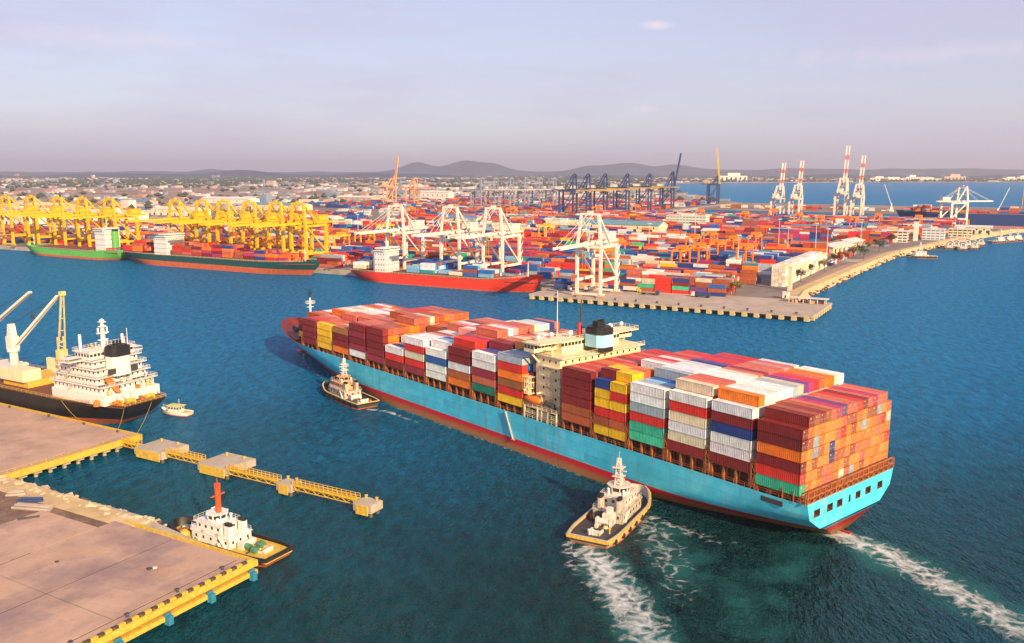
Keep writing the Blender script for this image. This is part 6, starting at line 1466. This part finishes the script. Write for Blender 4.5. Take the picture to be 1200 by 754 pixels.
# ---------------------------------------------------------------- foam on the water
def foam_mat():
    m = D.materials.new('sea foam'); m.use_nodes = True; nt = m.node_tree; nt.nodes.clear(); l = nt.links.new
    out = nd(nt, 'ShaderNodeOutputMaterial'); mix = nd(nt, 'ShaderNodeMixShader'); tr = nd(nt, 'ShaderNodeBsdfTransparent'); df = nd(nt, 'ShaderNodeBsdfDiffuse')
    g = nd(nt, 'ShaderNodeNewGeometry').outputs['Position']
    n0 = nd(nt, 'ShaderNodeTexNoise'); n0.inputs['Scale'].default_value = .12; n0.inputs['Detail'].default_value = 3; l(g, n0.inputs['Vector'])
    add = nd(nt, 'ShaderNodeVectorMath', operation='MULTIPLY_ADD'); l(n0.outputs['Color'], add.inputs[0]); add.inputs[1].default_value = (9, 9, 0); l(g, add.inputs[2])
    n1 = nd(nt, 'ShaderNodeTexNoise'); n1.inputs['Scale'].default_value = .42; n1.inputs['Detail'].default_value = 10; n1.inputs['Roughness'].default_value = .72; l(add.outputs[0], n1.inputs['Vector'])
    vo = nd(nt, 'ShaderNodeTexVoronoi', feature='DISTANCE_TO_EDGE'); vo.inputs['Scale'].default_value = .28; l(add.outputs[0], vo.inputs['Vector'])
    vr = nd(nt, 'ShaderNodeMapRange'); vr.inputs[1].default_value = 0; vr.inputs[2].default_value = .35; vr.inputs[3].default_value = .13; vr.inputs[4].default_value = -.12; l(vo.outputs['Distance'], vr.inputs[0])
    at = nd(nt, 'ShaderNodeAttribute', attribute_name='Col')
    s = nd(nt, 'ShaderNodeMath', operation='ADD'); l(n1.outputs['Fac'], s.inputs[0]); l(vr.outputs[0], s.inputs[1])
    s2 = nd(nt, 'ShaderNodeMath', operation='ADD'); l(s.outputs[0], s2.inputs[0]); l(at.outputs['Fac'], s2.inputs[1])
    r = nd(nt, 'ShaderNodeMapRange'); r.inputs[1].default_value = .93; r.inputs[2].default_value = 1.28; r.inputs[4].default_value = .9; l(s2.outputs[0], r.inputs[0])
    df.inputs['Color'].default_value = (.62, .66, .66, 1)
    l(r.outputs[0], mix.inputs[0]); l(tr.outputs[0], mix.inputs[1]); l(df.outputs[0], mix.inputs[2]); l(mix.outputs[0], out.inputs[0]); return m
M['foam'] = foam_mat()
def foam(name, label, pts, z=.03):
    """pts: (x, y, half width, density); density fades towards both edges"""
    n = 9; vs = []; ds = []
    fine = []
    for (p, q_) in zip(pts, pts[1:]):
        for k in range(6): t_ = k/6; fine.append([lerp(u, v, t_) for u, v in zip(p, q_)])
    fine.append(list(pts[-1]))
    for i, (x, y, w, d) in enumerate(fine):
        a, b = fine[max(0, i-1)], fine[min(len(fine)-1, i+1)]; k = sqrt((b[0]-a[0])**2+(b[1]-a[1])**2) or 1; nx, ny = -(b[1]-a[1])/k, (b[0]-a[0])/k
        for j in range(n): u = -1+2*j/(n-1); vs.append((x+nx*w*u, y+ny*w*u, z)); ds.append(d*(1-abs(u)**1.6)+.0)
    me = D.meshes.new(name); me.from_pydata(vs, [], [(i*n+j, i*n+j+1, (i+1)*n+j+1, (i+1)*n+j) for i in range(len(fine)-1) for j in range(n-1)]); me.materials.append(M['foam'])
    at = me.color_attributes.new('Col', 'FLOAT_COLOR', 'POINT'); at.data.foreach_set('color', [c for d in ds for c in (d, d, d, 1)])
    return tag(link(name, me), label, 'foam', kind='stuff')
def air_mat():
    m = D.materials.new('aerated water'); m.use_nodes = True; nt = m.node_tree; nt.nodes.clear(); l = nt.links.new
    out = nd(nt, 'ShaderNodeOutputMaterial'); mix = nd(nt, 'ShaderNodeMixShader'); tr = nd(nt, 'ShaderNodeBsdfTransparent'); df = nd(nt, 'ShaderNodeBsdfDiffuse')
    g = nd(nt, 'ShaderNodeNewGeometry').outputs['Position']; n1 = nd(nt, 'ShaderNodeTexNoise'); n1.inputs['Scale'].default_value = .09; n1.inputs['Detail'].default_value = 7; l(g, n1.inputs['Vector'])
    at = nd(nt, 'ShaderNodeAttribute', attribute_name='Col'); s = nd(nt, 'ShaderNodeMath', operation='ADD'); l(n1.outputs['Fac'], s.inputs[0]); l(at.outputs['Fac'], s.inputs[1])
    r = nd(nt, 'ShaderNodeMapRange'); r.inputs[1].default_value = .75; r.inputs[2].default_value = 1.3; r.inputs[4].default_value = .7; l(s.outputs[0], r.inputs[0]); df.inputs['Color'].default_value = (.04, .22, .22, 1)
    l(r.outputs[0], mix.inputs[0]); l(tr.outputs[0], mix.inputs[1]); l(df.outputs[0], mix.inputs[2]); l(mix.outputs[0], out.inputs[0]); return m
M['aerated'] = air_mat()
S = lambda px, py, w, d: (*spot(px, py), w, d)
def aerated(label, pts): o = foam('aerated_water', label, pts, .015); o.data.materials[0] = M['aerated']
aerated('pale green aerated water under the stern wash', [S(950,616,5,.5), S(1000,634,11,.62), S(1080,672,13,.6), S(1150,710,14,.55), S(1300,790,14,.5)])
aerated('pale green aerated water behind the near tug', [S(690,632,8,.5), S(712,665,12,.65), S(745,720,15,.6), S(780,790,16,.5)])
aerated('greenish disturbed water astern of the blue ship', [S(985,628,6,.3), S(930,660,14,.45), S(880,700,16,.42), S(850,760,16,.3)])
aerated('greenish disturbed water right of the near tug', [S(758,600,6,.35), S(785,630,14,.45), S(800,680,18,.4), S(810,740,16,.25)])
foam('propeller_wash', 'white wash trailing from the blue ship\'s stern to the right', [S(948,614,3,.62), S(985,628,6.5,.68), S(1030,645,8.5,.63), S(1085,674,9.5,.59), S(1140,706,9.5,.57), S(1210,745,10,.55), S(1320,800,9,.46)])
foam('tug_wash', 'churned white wash behind the near tug', [S(684,640,6,.62), S(705,662,9,.67), S(722,690,10,.62), S(745,722,10.5,.58), S(768,765,10.5,.54)])
foam('tug_side_foam', 'curling foam streaks beside the near tug', [S(752,600,5,.42), S(765,622,10,.44), S(780,650,12,.42), S(795,690,11,.36), S(800,720,9,.28)], .05)
foam('tug_bow_foam', 'foam streaks between the near tug and the blue hull', [S(762,606,3,.50), S(800,622,5,.46), S(840,634,5,.42), S(880,640,4,.3)], .07)
foam('tug_port_foam', 'light foam along the near tug\'s left side', [S(706,600,1.5,.35), S(682,622,2.5,.46), S(664,640,3,.5), S(668,662,3.5,.42), S(690,690,4,.34)], .05)
foam('bow_tug_foam', 'small wash behind the tug at the bow', [S(430,480,2,.6), S(452,482,2.5,.56), S(475,490,2.5,.45), S(500,500,2,.3)])
foam('bow_wave', 'low foam along the blue ship\'s port waterline', [(*SW(292,.5)[:2],1.2,.55), (*SW(279,8)[:2],1.5,.5), (*SW(256,16)[:2],1.2,.44), (*SW(230,21.6)[:2],1,.42), (*SW(180,22.2)[:2],.9,.42), (*SW(120,22.2)[:2],.9,.42), (*SW(70,22)[:2],.9,.4), (*SW(40,20)[:2],1,.4)], .06)

# ---------------------------------------------------------------- air
hz = MB(); hz.box(-33500, 33500, -1500, 35500, -5, 420)
hm = D.materials.new('hazy air'); hm.use_nodes = True; nt = hm.node_tree; nt.nodes.clear(); o_ = nd(nt, 'ShaderNodeOutputMaterial'); pv = nd(nt, 'ShaderNodeVolumePrincipled')
pv.inputs['Color'].default_value = (.86, .86, 1, 1); pv.inputs['Density'].default_value = 5.6e-5; pv.inputs['Anisotropy'].default_value = .25
nt.links.new(pv.outputs[0], o_.inputs['Volume'])
tag(hz.build('haze', hm), 'thin lavender haze over the whole harbour', 'haze', kind='stuff')
